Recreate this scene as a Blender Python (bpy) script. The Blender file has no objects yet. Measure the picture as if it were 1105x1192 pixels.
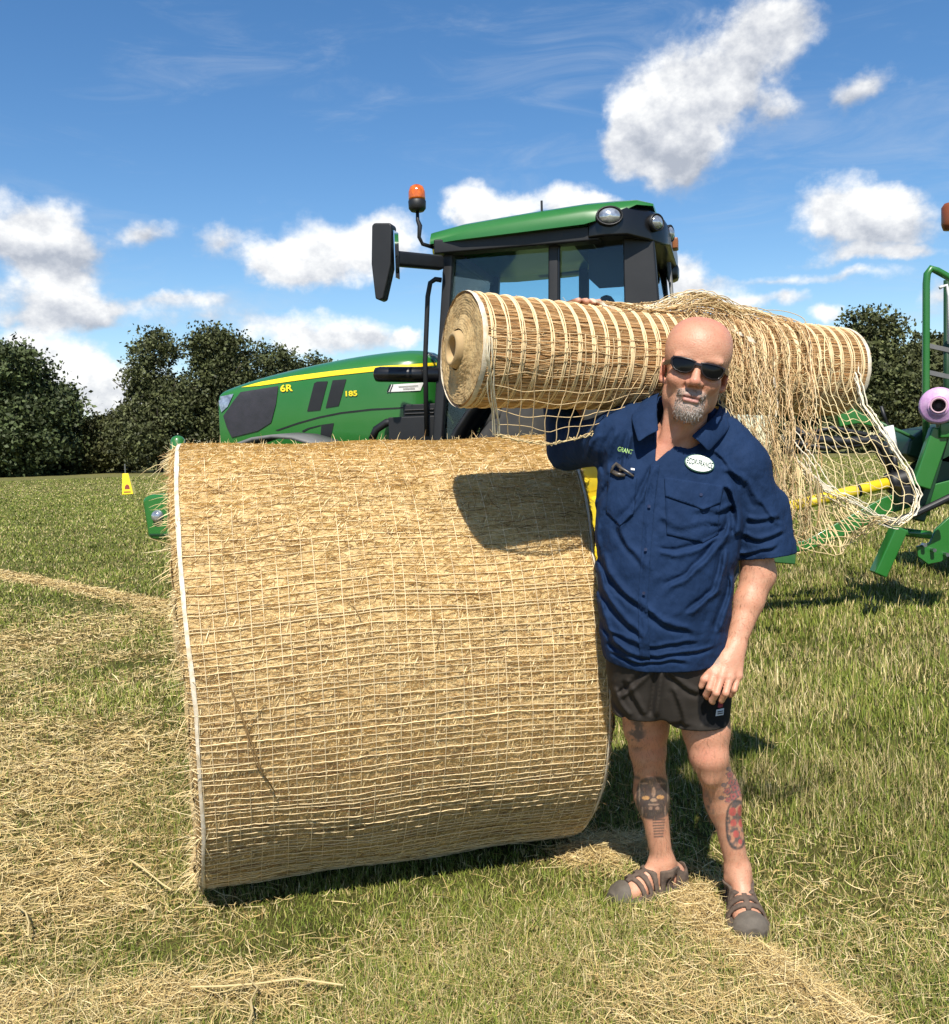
import bpy, bmesh, math, random
import numpy as np
from mathutils import Vector, Matrix
from mathutils.bvhtree import BVHTree

random.seed(7)
RNG = np.random.default_rng(7)
SC = bpy.context.scene
COL = SC.collection
R_ = math.radians

# ------------------------------------------------------------------ camera
CAM_H, FPX, ROLL, HOR_Y = 1.42, 1105.0, R_(1.6), 523.0
PIT = math.atan((596 - HOR_Y) / FPX)
_fw = np.array([0, math.cos(PIT), -math.sin(PIT)])
_u0 = np.array([0, math.sin(PIT), math.cos(PIT)])
_r0 = np.array([1.0, 0, 0])
_rt = _r0 * math.cos(ROLL) - _u0 * math.sin(ROLL)
_up = _u0 * math.cos(ROLL) + _r0 * math.sin(ROLL)
CPOS = np.array([0, 0, CAM_H])
cam_d = bpy.data.cameras.new('camera')
cam = bpy.data.objects.new('camera', cam_d)
COL.objects.link(cam)
m = Matrix.Identity(4)
for i in range(3):
    m[i][0], m[i][1], m[i][2], m[i][3] = _rt[i], _up[i], -_fw[i], CPOS[i]
cam.matrix_world = m
cam_d.sensor_fit = 'HORIZONTAL'
cam_d.sensor_width = 36.0
cam_d.lens = 36.0 * FPX / 1105.0
cam_d.clip_end = 3000
SC.camera = cam

# ------------------------------------------------------------------ light
SUN_EL, SUN_AZ = R_(53), R_(-4)      # behind the photographer, slightly left
LSUN = np.array([math.sin(SUN_AZ) * math.cos(SUN_EL), -math.cos(SUN_AZ) * math.cos(SUN_EL), math.sin(SUN_EL)])
sd = bpy.data.lights.new('sun', 'SUN')
sd.energy, sd.angle, sd.color = 5.0, R_(0.53), (1.0, 0.94, 0.84)
so = bpy.data.objects.new('sun', sd)
COL.objects.link(so)
so.rotation_euler = Vector(LSUN).to_track_quat('Z', 'Y').to_euler()
SC.view_settings.view_transform = 'Standard'
SC.view_settings.look = 'None'
SC.view_settings.exposure = 0.52
SC.view_settings.gamma = 1.0
SC.render.engine = 'CYCLES'
SC.cycles.max_bounces = 8
SC.cycles.transparent_max_bounces = 12


# ------------------------------------------------------------------ geometry of the place from the photograph
def ray(px, py):
    return (px - 552.5) / FPX * _rt - (py - 596) / FPX * _up + _fw

def at(px, py, Y):
    d = ray(px, py)
    return CPOS + d * (Y / d[1])

def gnd(px, py, z=0.0):
    d = ray(px, py)
    return CPOS + d * ((z - CAM_H) / d[2])

def proj(P):
    q = np.asarray(P, float) - CPOS
    w = q @ _fw
    return np.stack([552.5 + FPX * (q @ _rt) / w, 596 - FPX * (q @ _up) / w], -1)


# ------------------------------------------------------------------ world: sky with clouds given by compass direction and height
def build_world():
    w = bpy.data.worlds.new('World')
    SC.world = w
    w.use_nodes = True
    nt = w.node_tree
    nt.nodes.clear()
    N, L = nt.nodes.new, nt.links.new
    out = N('ShaderNodeOutputWorld')
    sky = N('ShaderNodeTexSky')
    sky.sky_type = 'NISHITA'
    sky.sun_disc = False
    sky.sun_elevation = SUN_EL
    sky.sun_rotation = math.atan2(LSUN[0], LSUN[1])
    sky.air_density, sky.dust_density, sky.ozone_density = 1.0, 0.2, 2.0
    hs = N('ShaderNodeHueSaturation')
    hs.inputs['Saturation'].default_value = 1.27
    hs.inputs['Hue'].default_value = .502
    hs.inputs['Value'].default_value = 1.0
    L(sky.outputs[0], hs.inputs['Color'])
    tc = N('ShaderNodeTexCoord')
    sep = N('ShaderNodeSeparateXYZ')
    L(tc.outputs['Generated'], sep.inputs[0])

    def mth(op, a, b=None, c=None, clamp=False):
        n = N('ShaderNodeMath')
        n.operation = op
        n.use_clamp = clamp
        for k, v in enumerate((a, b, c)):
            if v is None:
                continue
            if isinstance(v, (int, float)):
                n.inputs[k].default_value = v
            else:
                L(v, n.inputs[k])
        return n.outputs[0]
    az = mth('ARCTAN2', sep.outputs[0], sep.outputs[1])
    el = mth('ARCSINE', sep.outputs[2])
    comb = N('ShaderNodeCombineXYZ')
    L(az, comb.inputs[0])
    L(el, comb.inputs[1])

    def noise(scale, detail, rough, sx=1, sy=1, off=0.0, dist=0.0):
        mp = N('ShaderNodeMapping')
        mp.inputs['Scale'].default_value = (sx, sy, 1)
        mp.inputs['Location'].default_value = (off, off * 1.7, off)
        L(comb.outputs[0], mp.inputs[0])
        n = N('ShaderNodeTexNoise')
        n.inputs['Scale'].default_value = scale
        n.inputs['Detail'].default_value = detail
        n.inputs['Roughness'].default_value = rough
        n.inputs['Distortion'].default_value = dist
        L(mp.outputs[0], n.inputs['Vector'])
        return n
    warp = noise(9, 6, .6)
    wsub = N('ShaderNodeVectorMath')
    wsub.operation = 'MULTIPLY_ADD'
    L(warp.outputs['Color'], wsub.inputs[0])
    wsub.inputs[1].default_value = (.075, .055, 0)
    wsub.inputs[2].default_value = (-.0375, -.0275, 0)
    wadd = N('ShaderNodeVectorMath')
    L(wsub.outputs[0], wadd.inputs[0])
    L(comb.outputs[0], wadd.inputs[1])
    # photo position, half width, half height (px), strength, brightness
    B = [(40, 262, 75, 36, 1, .9), (72, 298, 62, 30, .9, .62), (15, 290, 60, 26, .85, .66), (55, 345, 75, 32, 1, .86), (115, 352, 45, 22, .55, .6),
         (68, 408, 55, 30, 1, 1.0), (95, 445, 62, 36, .85, .8), (20, 395, 26, 14, .7, .95), (172, 270, 46, 22, .72, .66), (268, 278, 36, 30, .72, .74),
         (378, 295, 84, 48, 1.1, .98), (452, 282, 52, 36, .95, .96), (335, 312, 52, 32, .85, .8), (352, 392, 62, 28, 1, 1.0), (430, 398, 60, 22, .85, .78),
         (475, 398, 18, 16, .8, .95), (563, 240, 58, 26, 1.1, 1.0), (540, 258, 34, 18, .7, .85), (662, 232, 62, 22, 1.1, 1.0), (700, 240, 55, 18, .9, .95),
         (790, 312, 42, 34, .9, .82), (860, 52, 76, 62, .78, .72), (790, 108, 74, 58, .95, .86), (766, 160, 58, 46, .74, .64), (905, 18, 64, 44, .66, .66), (850, 130, 60, 46, .5, .62),
         (800, 190, 46, 38, .85, .64), (735, 150, 42, 40, .9, .84), (905, 130, 34, 24, .55, .64), (985, 248, 66, 40, 1.1, .94), (1035, 262, 72, 38, .95, .78),
         (1015, 95, 50, 22, .55, .66), (990, 115, 30, 26, .5, .64), (858, 356, 30, 18, 1, .98), (912, 352, 34, 12, .75, .7), (965, 368, 26, 14, 1, 1.0),
         (140, 460, 90, 44, .85, .84), (60, 372, 70, 14, .5, .7), (890, 330, 90, 9, .5, .8), (1010, 300, 110, 10, .55, .85), (1000, 325, 60, 9, .5, .85), (930, 395, 44, 12, .55, .8), (210, 352, 80, 10, .45, .75), (820, 335, 36, 26, .6, .74), (230, 372, 120, 24, .5, .72), (1095, 345, 30, 26, .7, .8)]
    B += [(-160, 330, 90, 60, 1, .9), (-260, 430, 120, 50, .9, .9), (1260, 330, 110, 60, 1, .9), (1420, 200, 120, 80, 1, .85), (-420, 250, 140, 80, 1, .9)]
    dens = shade = None
    for (px, py, rx, ry, st, br) in B:
        d = ray(px, py)
        d = d / np.linalg.norm(d)
        a0, e0 = math.atan2(d[0], d[1]), math.asin(d[2])
        sub = N('ShaderNodeVectorMath')
        sub.operation = 'SUBTRACT'
        L(wadd.outputs[0], sub.inputs[0])
        sub.inputs[1].default_value = (a0, e0, 0)
        mul = N('ShaderNodeVectorMath')
        mul.operation = 'MULTIPLY'
        L(sub.outputs[0], mul.inputs[0])
        mul.inputs[1].default_value = (FPX / rx / 1.15, FPX / ry / 1.15, 0)
        ln = N('ShaderNodeVectorMath')
        ln.operation = 'LENGTH'
        L(mul.outputs[0], ln.inputs[0])
        dd = mth('MULTIPLY', mth('SUBTRACT', 1.0, ln.outputs['Value'], clamp=True), st)
        sp = N('ShaderNodeSeparateXYZ')
        L(mul.outputs[0], sp.inputs[0])
        sh = mth('MULTIPLY', mth('MULTIPLY_ADD', sp.outputs[1], .22, br), dd)
        dens = dd if dens is None else mth('ADD', dens, dd)
        shade = sh if shade is None else mth('ADD', shade, sh)
    shade = mth('DIVIDE', shade, mth('ADD', dens, .001))
    n1 = noise(23, 8, .60, 1, 1.25, .3)
    n2 = noise(23, 8, .60, 1, 1.25, .3 - .011)
    cl = mth('ADD', dens, mth('MULTIPLY_ADD', n1.outputs[0], 1.1, -.62))
    mr = N('ShaderNodeMapRange')
    mr.interpolation_type = 'SMOOTHSTEP'
    mr.inputs['From Min'].default_value, mr.inputs['From Max'].default_value = .07, .66
    L(cl, mr.inputs[0])
    gate = N('ShaderNodeMapRange')
    gate.inputs['From Min'].default_value, gate.inputs['From Max'].default_value = 0.0, .18
    L(dens, gate.inputs[0])
    cmask = mth('MULTIPLY', mth('MULTIPLY', mr.outputs[0], gate.outputs[0]), .97)
    rel = mth('MULTIPLY_ADD', mth('SUBTRACT', n1.outputs[0], n2.outputs[0]), 1.1, shade)
    ramp = N('ShaderNodeValToRGB')
    e = ramp.color_ramp.elements
    e[0].position, e[0].color = .45, (.36, .39, .45, 1)
    e[1].position, e[1].color = 1.0, (.84, .84, .83, 1)
    e.new(.68).color = (.54, .56, .60, 1)
    L(rel, ramp.inputs[0])
    # thin high cloud
    ci = noise(6, 8, .66, 1, 4.2, 3.1, .9)
    ci2 = noise(3.2, 3, .5, 1, 2.4, 7.7)
    cm = N('ShaderNodeMapRange')
    cm.interpolation_type = 'SMOOTHSTEP'
    cm.inputs['From Min'].default_value, cm.inputs['From Max'].default_value = .97, 1.42
    L(mth('ADD', ci.outputs[0], ci2.outputs[0]), cm.inputs[0])
    # paler towards the horizon
    hz = N('ShaderNodeMapRange')
    hz.inputs['From Min'].default_value, hz.inputs['From Max'].default_value = .22, .0
    hz.inputs['To Min'].default_value, hz.inputs['To Max'].default_value = .32, .50
    L(el, hz.inputs[0])
    cim = mth('MULTIPLY', cm.outputs[0], hz.outputs[0])
    bg1 = N('ShaderNodeBackground')
    bg1.inputs[1].default_value = SKY_STR
    L(hs.outputs[0], bg1.inputs[0])
    bgc = N('ShaderNodeBackground')
    bgc.inputs[0].default_value = (.68, .75, .86, 1)
    bgc.inputs[1].default_value = .66
    bgk = N('ShaderNodeBackground')
    bgk.inputs[1].default_value = .92
    L(ramp.outputs[0], bgk.inputs[0])
    m1 = N('ShaderNodeMixShader')
    L(cim, m1.inputs[0]); L(bg1.outputs[0], m1.inputs[1]); L(bgc.outputs[0], m1.inputs[2])
    m2 = N('ShaderNodeMixShader')
    L(cmask, m2.inputs[0]); L(m1.outputs[0], m2.inputs[1]); L(bgk.outputs[0], m2.inputs[2])
    L(m2.outputs[0], out.inputs[0])

SKY_STR = 0.100
build_world()


# ------------------------------------------------------------------ materials
def mat(name, col, rough=.6, metal=0.0, col2=None, nscale=8.0, bump=0.0, bscale=60.0, bdist=.002, attr=None, spec=.5,
        sss=0.0, coat=0.0, transm=None, detail=6, aniso=(1, 1, 1), sheen=0.0, mixr=(.35, .65)):
    mt = bpy.data.materials.new(name)
    mt.use_nodes = True
    nt = mt.node_tree
    N, L = nt.nodes.new, nt.links.new
    b = nt.nodes['Principled BSDF']
    b.inputs['Base Color'].default_value = (*col, 1)
    b.inputs['Roughness'].default_value = rough
    b.inputs['Metallic'].default_value = metal
    b.inputs['Specular IOR Level'].default_value = spec
    if coat:
        b.inputs['Coat Weight'].default_value = coat
        b.inputs['Coat Roughness'].default_value = .08
    if sheen:
        b.inputs['Sheen Weight'].default_value = sheen
    if sss:
        b.inputs['Subsurface Weight'].default_value = sss
        b.inputs['Subsurface Radius'].default_value = (1.0, .35, .2)
        b.inputs['Subsurface Scale'].default_value = .006
    tc = N('ShaderNodeTexCoord')
    mp = N('ShaderNodeMapping')
    mp.inputs['Scale'].default_value = aniso
    L(tc.outputs['Object'], mp.inputs[0])
    src = None
    if attr:
        a = N('ShaderNodeAttribute')
        a.attribute_name = attr
        src = a.outputs['Color']
        L(src, b.inputs['Base Color'])
    if col2 is not None:
        n = N('ShaderNodeTexNoise')
        n.inputs['Scale'].default_value = nscale
        n.inputs['Detail'].default_value = detail
        n.inputs['Roughness'].default_value = .62
        L(mp.outputs[0], n.inputs['Vector'])
        mr = N('ShaderNodeMapRange')
        mr.inputs['From Min'].default_value, mr.inputs['From Max'].default_value = mixr
        L(n.outputs[0], mr.inputs[0])
        mx = N('ShaderNodeMix')
        mx.data_type = 'RGBA'
        L(mr.outputs[0], mx.inputs['Factor'])
        if attr:
            mx.blend_type = 'MULTIPLY'
            L(src, mx.inputs['A'])
        else:
            mx.inputs['A'].default_value = (*col, 1)
        mx.inputs['B'].default_value = (*col2, 1)
        L(mx.outputs['Result'], b.inputs['Base Color'])
    if bump:
        n = N('ShaderNodeTexNoise')
        n.inputs['Scale'].default_value = bscale
        n.inputs['Detail'].default_value = 5
        L(mp.outputs[0], n.inputs['Vector'])
        bp = N('ShaderNodeBump')
        bp.inputs['Strength'].default_value = bump
        bp.inputs['Distance'].default_value = bdist
        L(n.outputs[0], bp.inputs['Height'])
        L(bp.outputs[0], b.inputs['Normal'])
    if transm is not None:
        tr = N('ShaderNodeBsdfTransparent')
        tr.inputs[0].default_value = (*transm[0], 1)
        gl = N('ShaderNodeBsdfGlossy')
        gl.inputs['Roughness'].default_value = .03
        fr = N('ShaderNodeFresnel')
        fr.inputs[0].default_value = 1.45
        ms = N('ShaderNodeMixShader')
        L(fr.outputs[0], ms.inputs[0]); L(tr.outputs[0], ms.inputs[1]); L(gl.outputs[0], ms.inputs[2])
        L(ms.outputs[0], nt.nodes['Material Output'].inputs[0])
    return mt

M = {}
M['green'] = mat('green_paint', (.016, .135, .018), .34, col2=(.034, .150, .034), nscale=2.2, coat=.35, bump=.05, bscale=9, mixr=(.35, .8))
M['green_dull'] = mat('dusty_green_paint', (.014, .11, .024), .48, col2=(.05, .125, .045), nscale=5, bump=.15, bscale=30)
M['green_dark'] = mat('dark_green_paint', (.006, .038, .012), .5, col2=(.012, .05, .018), nscale=4)
M['yellow'] = mat('yellow_paint', (.85, .62, .01), .4, coat=.3)
M['yellow_rim'] = mat('wheel_yellow', (.75, .55, .01), .45, col2=(.6, .44, .03), nscale=6)
M['black'] = mat('black_plastic', (.007, .007, .008), .5, col2=(.012, .012, .013), nscale=5, bump=.15, bscale=80)
M['black_gloss'] = mat('gloss_black', (.005, .005, .006), .28, col2=(.009, .009, .010), nscale=3)
M['grille'] = mat('grille_mesh', (.020, .020, .024), .55, col2=(.030, .028, .036), nscale=14, bump=.5, bscale=300)
M['tyre'] = mat('tyre_rubber', (.022, .021, .02), .8, col2=(.055, .05, .042), nscale=4, bump=.4, bscale=40)
M['grey_plastic'] = mat('grey_plastic', (.10, .10, .10), .6, col2=(.14, .14, .135), nscale=6)
M['steel'] = mat('steel', (.45, .45, .45), .35, 1.0, col2=(.3, .3, .3), nscale=9)
M['white'] = mat('white_plastic', (.75, .75, .73), .45, col2=(.66, .66, .64), nscale=9)
M['lamp'] = mat('lamp_glass', (.62, .64, .66), .12, .65, col2=(.25, .26, .28), nscale=22, coat=.6)
M['amber'] = mat('amber_lens', (.72, .16, .012), .18, col2=(.38, .07, .006), nscale=26, coat=.6)
M['glass'] = mat('tinted_glass', (.5, .6, .6), .05, transm=((.84, .93, .94),))
M['glass_dark'] = mat('dark_tinted_glass', (.3, .4, .4), .05, transm=((.74, .84, .86),))
M['seat'] = mat('cab_fabric', (.03, .03, .033), .8, col2=(.05, .05, .05), nscale=12)
M['mirror'] = mat('mirror_glass', (.7, .72, .75), .05, 1.0)


# ------------------------------------------------------------------ mesh helpers
def link(o, parent=None):
    COL.objects.link(o)
    if parent is not None:
        o.parent = parent
    return o

def thing(name, label, cat, loc=(0, 0, 0), rz=0.0, group=None):
    o = bpy.data.objects.new(name, None)
    o.empty_display_size = .1
    COL.objects.link(o)
    o.location = [float(v) for v in loc]
    o.rotation_euler = (0, 0, rz)
    o['label'], o['category'] = label, cat
    if group:
        o['group'] = group
    return o

def tag(o, label=None, cat=None, group=None, kind=None):
    for k, v in (('label', label), ('category', cat), ('group', group), ('kind', kind)):
        if v:
            o[k] = v
    return o

def mesh_np(name, V, Q=None, T=None, material=None, parent=None, col=None, smooth=False, fcol=None):
    """V (n,3); Q (k,4) quads; T (k,3) triangles; col per vertex colours"""
    me = bpy.data.meshes.new(name)
    V = np.ascontiguousarray(V, np.float32)
    loops, starts, tot, s = [], [], [], 0
    for F in (Q, T):
        if F is None or len(F) == 0:
            continue
        F = np.asarray(F, np.int32)
        k = F.shape[1]
        loops.append(F.ravel())
        starts.append(s + np.arange(len(F), dtype=np.int32) * k)
        tot.append(np.full(len(F), k, np.int32))
        s += F.size
    loops = np.concatenate(loops); starts = np.concatenate(starts); tot = np.concatenate(tot)
    me.vertices.add(len(V)); me.vertices.foreach_set('co', V.ravel())
    me.loops.add(len(loops)); me.loops.foreach_set('vertex_index', loops)
    me.polygons.add(len(starts)); me.polygons.foreach_set('loop_start', starts); me.polygons.foreach_set('loop_total', tot)
    if smooth:
        me.polygons.foreach_set('use_smooth', np.ones(len(starts), bool))
    me.update(calc_edges=True)
    if col is not None:
        a = me.color_attributes.new('Col', 'FLOAT_COLOR', 'POINT')
        c4 = np.ones((len(V), 4), np.float32)
        c4[:, :3] = col
        a.data.foreach_set('color', c4.ravel())
    if material:
        me.materials.append(material)
    o = bpy.data.objects.new(name, me)
    return link(o, parent)

class MB:
    """collects shapes into one mesh"""
    def __init__(s):
        s.v, s.f = [], []
    def add(s, vs, fs):
        b = len(s.v)
        s.v += [tuple(float(c) for c in v) for v in vs]
        s.f += [[b + i for i in f] for f in fs]
        return s
    def box(s, c, size, rot=None):
        hx, hy, hz = [k / 2 for k in size]
        vs = [Vector((x, y, z)) for x in (-hx, hx) for y in (-hy, hy) for z in (-hz, hz)]
        if rot is not None:
            vs = [rot @ v for v in vs]
        vs = [v + Vector([float(k) for k in c]) for v in vs]
        return s.add(vs, [(0, 1, 3, 2), (4, 6, 7, 5), (0, 4, 5, 1), (2, 3, 7, 6), (0, 2, 6, 4), (1, 5, 7, 3)])
    def beam(s, p, q, w, h, up=(0, 0, 1)):
        p, q = Vector([float(k) for k in p]), Vector([float(k) for k in q])
        d = (q - p)
        x = d.normalized()
        y = Vector(up).cross(x)
        if y.length < 1e-4:
            y = Vector((0, 1, 0)).cross(x)
        y.normalize()
        z = x.cross(y)
        rot = Matrix((x, y, z)).transposed()
        return s.box((p + q) / 2, (d.length, w, h), rot)
    def tube(s, pts, r, n=10, caps=True):
        pts = [Vector([float(k) for k in p]) for p in pts]
        rs = r if isinstance(r, (list, tuple)) else [r] * len(pts)
        ref = None
        rings = []
        for i, p in enumerate(pts):
            d = (pts[min(i + 1, len(pts) - 1)] - pts[max(i - 1, 0)]).normalized()
            if ref is None:
                ref = Vector((0, 0, 1)) if abs(d.z) < .9 else Vector((1, 0, 0))
            a = (ref - d * ref.dot(d))
            if a.length < 1e-5:
                a = d.orthogonal()
            a.normalize()
            ref = a
            b = d.cross(a)
            rings.append([p + (a * math.cos(t) + b * math.sin(t)) * rs[i] for t in [2 * math.pi * k / n for k in range(n)]])
        vs = [v for ring in rings for v in ring]
        fs = []
        for i in range(len(pts) - 1):
            for k in range(n):
                fs.append((i * n + k, i * n + (k + 1) % n, (i + 1) * n + (k + 1) % n, (i + 1) * n + k))
        if caps:
            fs.append(tuple(range(n))[::-1])
            fs.append(tuple((len(pts) - 1) * n + k for k in range(n)))
        return s.add(vs, fs)
    def lathe(s, prof, c=(0, 0, 0), axis='z', n=32, closed=False):
        vs, fs = [], []
        for (r, h) in prof:
            for k in range(n):
                t = 2 * math.pi * k / n
                a, b = r * math.cos(t), r * math.sin(t)
                v = {'z': (a, b, h), 'y': (a, h, b), 'x': (h, a, b)}[axis]
                vs.append([v[i] + c[i] for i in range(3)])
        m_ = len(prof)
        for i in range(m_ if closed else m_ - 1):
            j = (i + 1) % m_
            for k in range(n):
                fs.append((i * n + k, i * n + (k + 1) % n, j * n + (k + 1) % n, j * n + k))
        if not closed:
            if prof[0][0] > 1e-6: fs.append(tuple(range(n))[::-1])
            if prof[-1][0] > 1e-6: fs.append(tuple((m_ - 1) * n + k for k in range(n)))
        return s.add(vs, fs)
    def prism(s, poly, d):
        """poly: list of 3D points, extruded by vector d"""
        n = len(poly)
        p = [Vector([float(k) for k in v]) for v in poly]
        d = Vector([float(k) for k in d])
        vs = p + [v + d for v in p]
        fs = [tuple(range(n))[::-1], tuple(range(n, 2 * n))]
        fs += [(i, (i + 1) % n, n + (i + 1) % n, n + i) for i in range(n)]
        return s.add(vs, fs)
    def loft(s, rings, caps=True):
        n = len(rings[0])
        vs = [v for r in rings for v in r]
        fs = [(i * n + k, i * n + (k + 1) % n, (i + 1) * n + (k + 1) % n, (i + 1) * n + k) for i in range(len(rings) - 1) for k in range(n)]
        if caps:
            fs += [tuple(range(n))[::-1], tuple((len(rings) - 1) * n + k for k in range(n))]
        return s.add(vs, fs)
    def build(s, name, material, parent=None, smooth=False, bevel=0.0, seg=2, subsurf=0, solid=0.0):
        me = bpy.data.meshes.new(name)
        me.from_pydata(s.v, [], s.f)
        bm = bmesh.new()
        bm.from_mesh(me)
        bmesh.ops.recalc_face_normals(bm, faces=bm.faces)
        bm.to_mesh(me)
        bm.free()
        if smooth:
            me.polygons.foreach_set('use_smooth', [True] * len(me.polygons))
            me.update()
        me.materials.append(material)
        o = link(bpy.data.objects.new(name, me), parent)
        if solid:
            md = o.modifiers.new('solid', 'SOLIDIFY'); md.thickness = solid; md.offset = 0
        if bevel:
            md = o.modifiers.new('bevel', 'BEVEL'); md.width = bevel; md.segments = seg; md.limit_method = 'ANGLE'; md.angle_limit = R_(35)
            me.polygons.foreach_set('use_smooth', [True] * len(me.polygons))
            w = o.modifiers.new('wn', 'WEIGHTED_NORMAL'); w.keep_sharp = True
        if subsurf:
            md = o.modifiers.new('sub', 'SUBSURF'); md.levels = md.render_levels = subsurf
        return o

def strands(paths, rad, sides=3, col=None):
    """paths (n,k,3) -> tube vertices, quads (and per-vertex colours)"""
    P = np.asarray(paths, float)
    n, k, _ = P.shape
    D = np.gradient(P, axis=1)
    D /= np.linalg.norm(D, axis=2, keepdims=True) + 1e-9
    ref = np.array([.31, .52, .79])
    A = np.cross(D, ref); A /= np.linalg.norm(A, axis=2, keepdims=True) + 1e-9
    B = np.cross(D, A)
    rad = np.broadcast_to(np.asarray(rad, float), (n, k)) if np.ndim(rad) != 1 else np.repeat(np.asarray(rad)[:, None], k, 1)
    ts = 2 * np.pi * np.arange(sides) / sides
    if sides == 2:
        V = np.stack([P + A * rad[..., None], P - A * rad[..., None]], 2)
    else:
        V = np.stack([P + (A * math.cos(t) + B * math.sin(t)) * rad[..., None] for t in ts], 2)
    V = V.reshape(-1, 3)
    idx = (np.arange(n)[:, None, None] * k + np.arange(k - 1)[None, :, None]) * sides
    s0 = np.arange(sides if sides > 2 else 1)[None, None, :]
    s1 = (s0 + 1) % sides
    Q = np.stack([idx + s0, idx + s1, idx + sides + s1, idx + sides + s0], -1).reshape(-1, 4)
    C = None
    if col is not None:
        C = np.repeat(np.asarray(col, float), k * sides, 0)
    return V, Q, C

def merge(parts):
    Vs, Qs, Cs, b = [], [], [], 0
    for V, Q, C in parts:
        Vs.append(V); Qs.append(Q + b); b += len(V)
        if C is not None: Cs.append(C)
    return np.concatenate(Vs), np.concatenate(Qs), (np.concatenate(Cs) if Cs else None)

def bvh_of(o):
    dg = bpy.context.evaluated_depsgraph_get()
    dg.update()
    e = o.evaluated_get(dg)
    me = e.to_mesh()
    mw = o.matrix_world
    t = BVHTree.FromPolygons([mw @ v.co for v in me.vertices], [tuple(p.vertices) for p in me.polygons])
    e.to_mesh_clear()
    return t

def conform(name, faces2d, bvh, material, parent, off=.003, depth=None, inv=None, smooth=True):
    """lay flat outlines (lists of photo points) onto a surface, as real patches lifted off it by `off`"""
    bm = bmesh.new()
    for poly in faces2d:
        vs = [bm.verts.new((x, y, 0)) for x, y in poly]
        bm.faces.new(vs)
    bmesh.ops.triangulate(bm, faces=bm.faces)
    for _ in range(4):
        es = [e for e in bm.edges if e.calc_length() > 4.0]
        if not es: break
        bmesh.ops.subdivide_edges(bm, edges=es, cuts=1)
        bmesh.ops.triangulate(bm, faces=bm.faces)
    return _drop(name, bm, bvh, material, parent, off, depth, inv, smooth)

def _drop(name, bm, bvh, material, parent, off, depth=None, inv=None, smooth=True):
    gone = []
    hits = []
    mean = Vector((0, 0, 0))
    for v in bm.verts:
        d = Vector(ray(v.co.x, v.co.y)).normalized()
        hit = bvh.ray_cast(Vector(CPOS), d)
        if hit[0] is not None and (depth is None or abs(hit[0].y - depth) < .35):
            mean += hit[1] if hit[1].dot(d) < 0 else -hit[1]
            hits.append((v, hit[0], d))
        else:
            gone.append(v)
    mean = mean.normalized() if mean.length > 1e-6 else Vector((0, -1, 0))
    for v, h_, d in hits:
        p = h_ + mean * off - d * off * .4
        v.co = inv @ p if inv is not None else p
    if gone:
        bmesh.ops.delete(bm, geom=gone, context='VERTS')
    me = bpy.data.meshes.new(name)
    bm.to_mesh(me); bm.free()
    if smooth:
        me.polygons.foreach_set('use_smooth', [True] * len(me.polygons))
    me.materials.append(material)
    return link(bpy.data.objects.new(name, me), parent)

def text_on(name, txt, cx, cy, width, angle, bvh, material, parent, off=.004, depth=None, inv=None, bold=0.0, sy=1.0, shear=0.0):
    cu = bpy.data.curves.new('lettering', 'FONT')
    cu.body = txt
    cu.size = 1.0
    cu.align_x = 'CENTER'; cu.align_y = 'CENTER'
    cu.offset = bold
    cu.shear = shear
    o = bpy.data.objects.new('lettering', cu)
    COL.objects.link(o)
    dg = bpy.context.evaluated_depsgraph_get(); dg.update()
    me = bpy.data.meshes.new_from_object(o.evaluated_get(dg))
    COL.objects.unlink(o); bpy.data.objects.remove(o); bpy.data.curves.remove(cu)
    bm = bmesh.new(); bm.from_mesh(me)
    bmesh.ops.triangulate(bm, faces=bm.faces)
    xs = [v.co.x for v in bm.verts]
    s = width / (max(xs) - min(xs)); mid = (max(xs) + min(xs)) / 2
    ca, sa = math.cos(angle), math.sin(angle)
    for v in bm.verts:
        x, y = (v.co.x - mid) * s, -v.co.y * s * sy
        v.co = (cx + x * ca - y * sa, cy + x * sa + y * ca, 0)
    return _drop(name, bm, bvh, material, parent, off, depth, inv, False)

def plain_noise(x, y, seed=0, octv=4, scale=1.0):
    r = np.random.default_rng(seed)
    out = 0
    for o in range(octv):
        for _ in range(4):
            a = r.uniform(0, 2 * np.pi); ph = r.uniform(0, 2 * np.pi); f = scale * 2 ** o * r.uniform(.7, 1.4)
            out = out + np.sin((x * np.cos(a) + y * np.sin(a)) * f + ph + 1.3 * np.sin((y * np.cos(a) - x * np.sin(a)) * f * .6)) / (2 ** o) / 4
    return out
# ------------------------------------------------------------------ ground
def straw_mask(x, y):
    n = plain_noise(x, y, 3, 4, 1.6)
    n2 = plain_noise(x, y, 9, 3, 5.0)
    s = np.full(np.shape(x), .16) + .10 * n
    left = 1 / (1 + np.exp((x + .72 + .09 * y) * 3.5)) * (y < 9.6) * np.clip((9.6 - y) / 1.2, 0, 1)
    s = s + left * (.42 + .30 * n + .22 * n2)
    fore = np.clip((3.05 - y) / .5, 0, 1) * np.clip((1.15 - x) / .5, .25, 1)
    s = s + fore * (.26 + .30 * n + .25 * n2)
    # spilled straw by the feet, running to the lower right
    for (a, b, w_, k) in PILES:
        d = seg_dist(x, y, a, b)
        s = s + k * np.exp(-(d / w_) ** 2) * (1 + .25 * n2)
    far = np.clip((y - 8) / 25, 0, 1)
    s = s * (1 - far) + far * (.30 + .16 * np.sin(y * .16 + .4 * n) + .10 * n)
    return np.clip(s, 0, 1)

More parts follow.
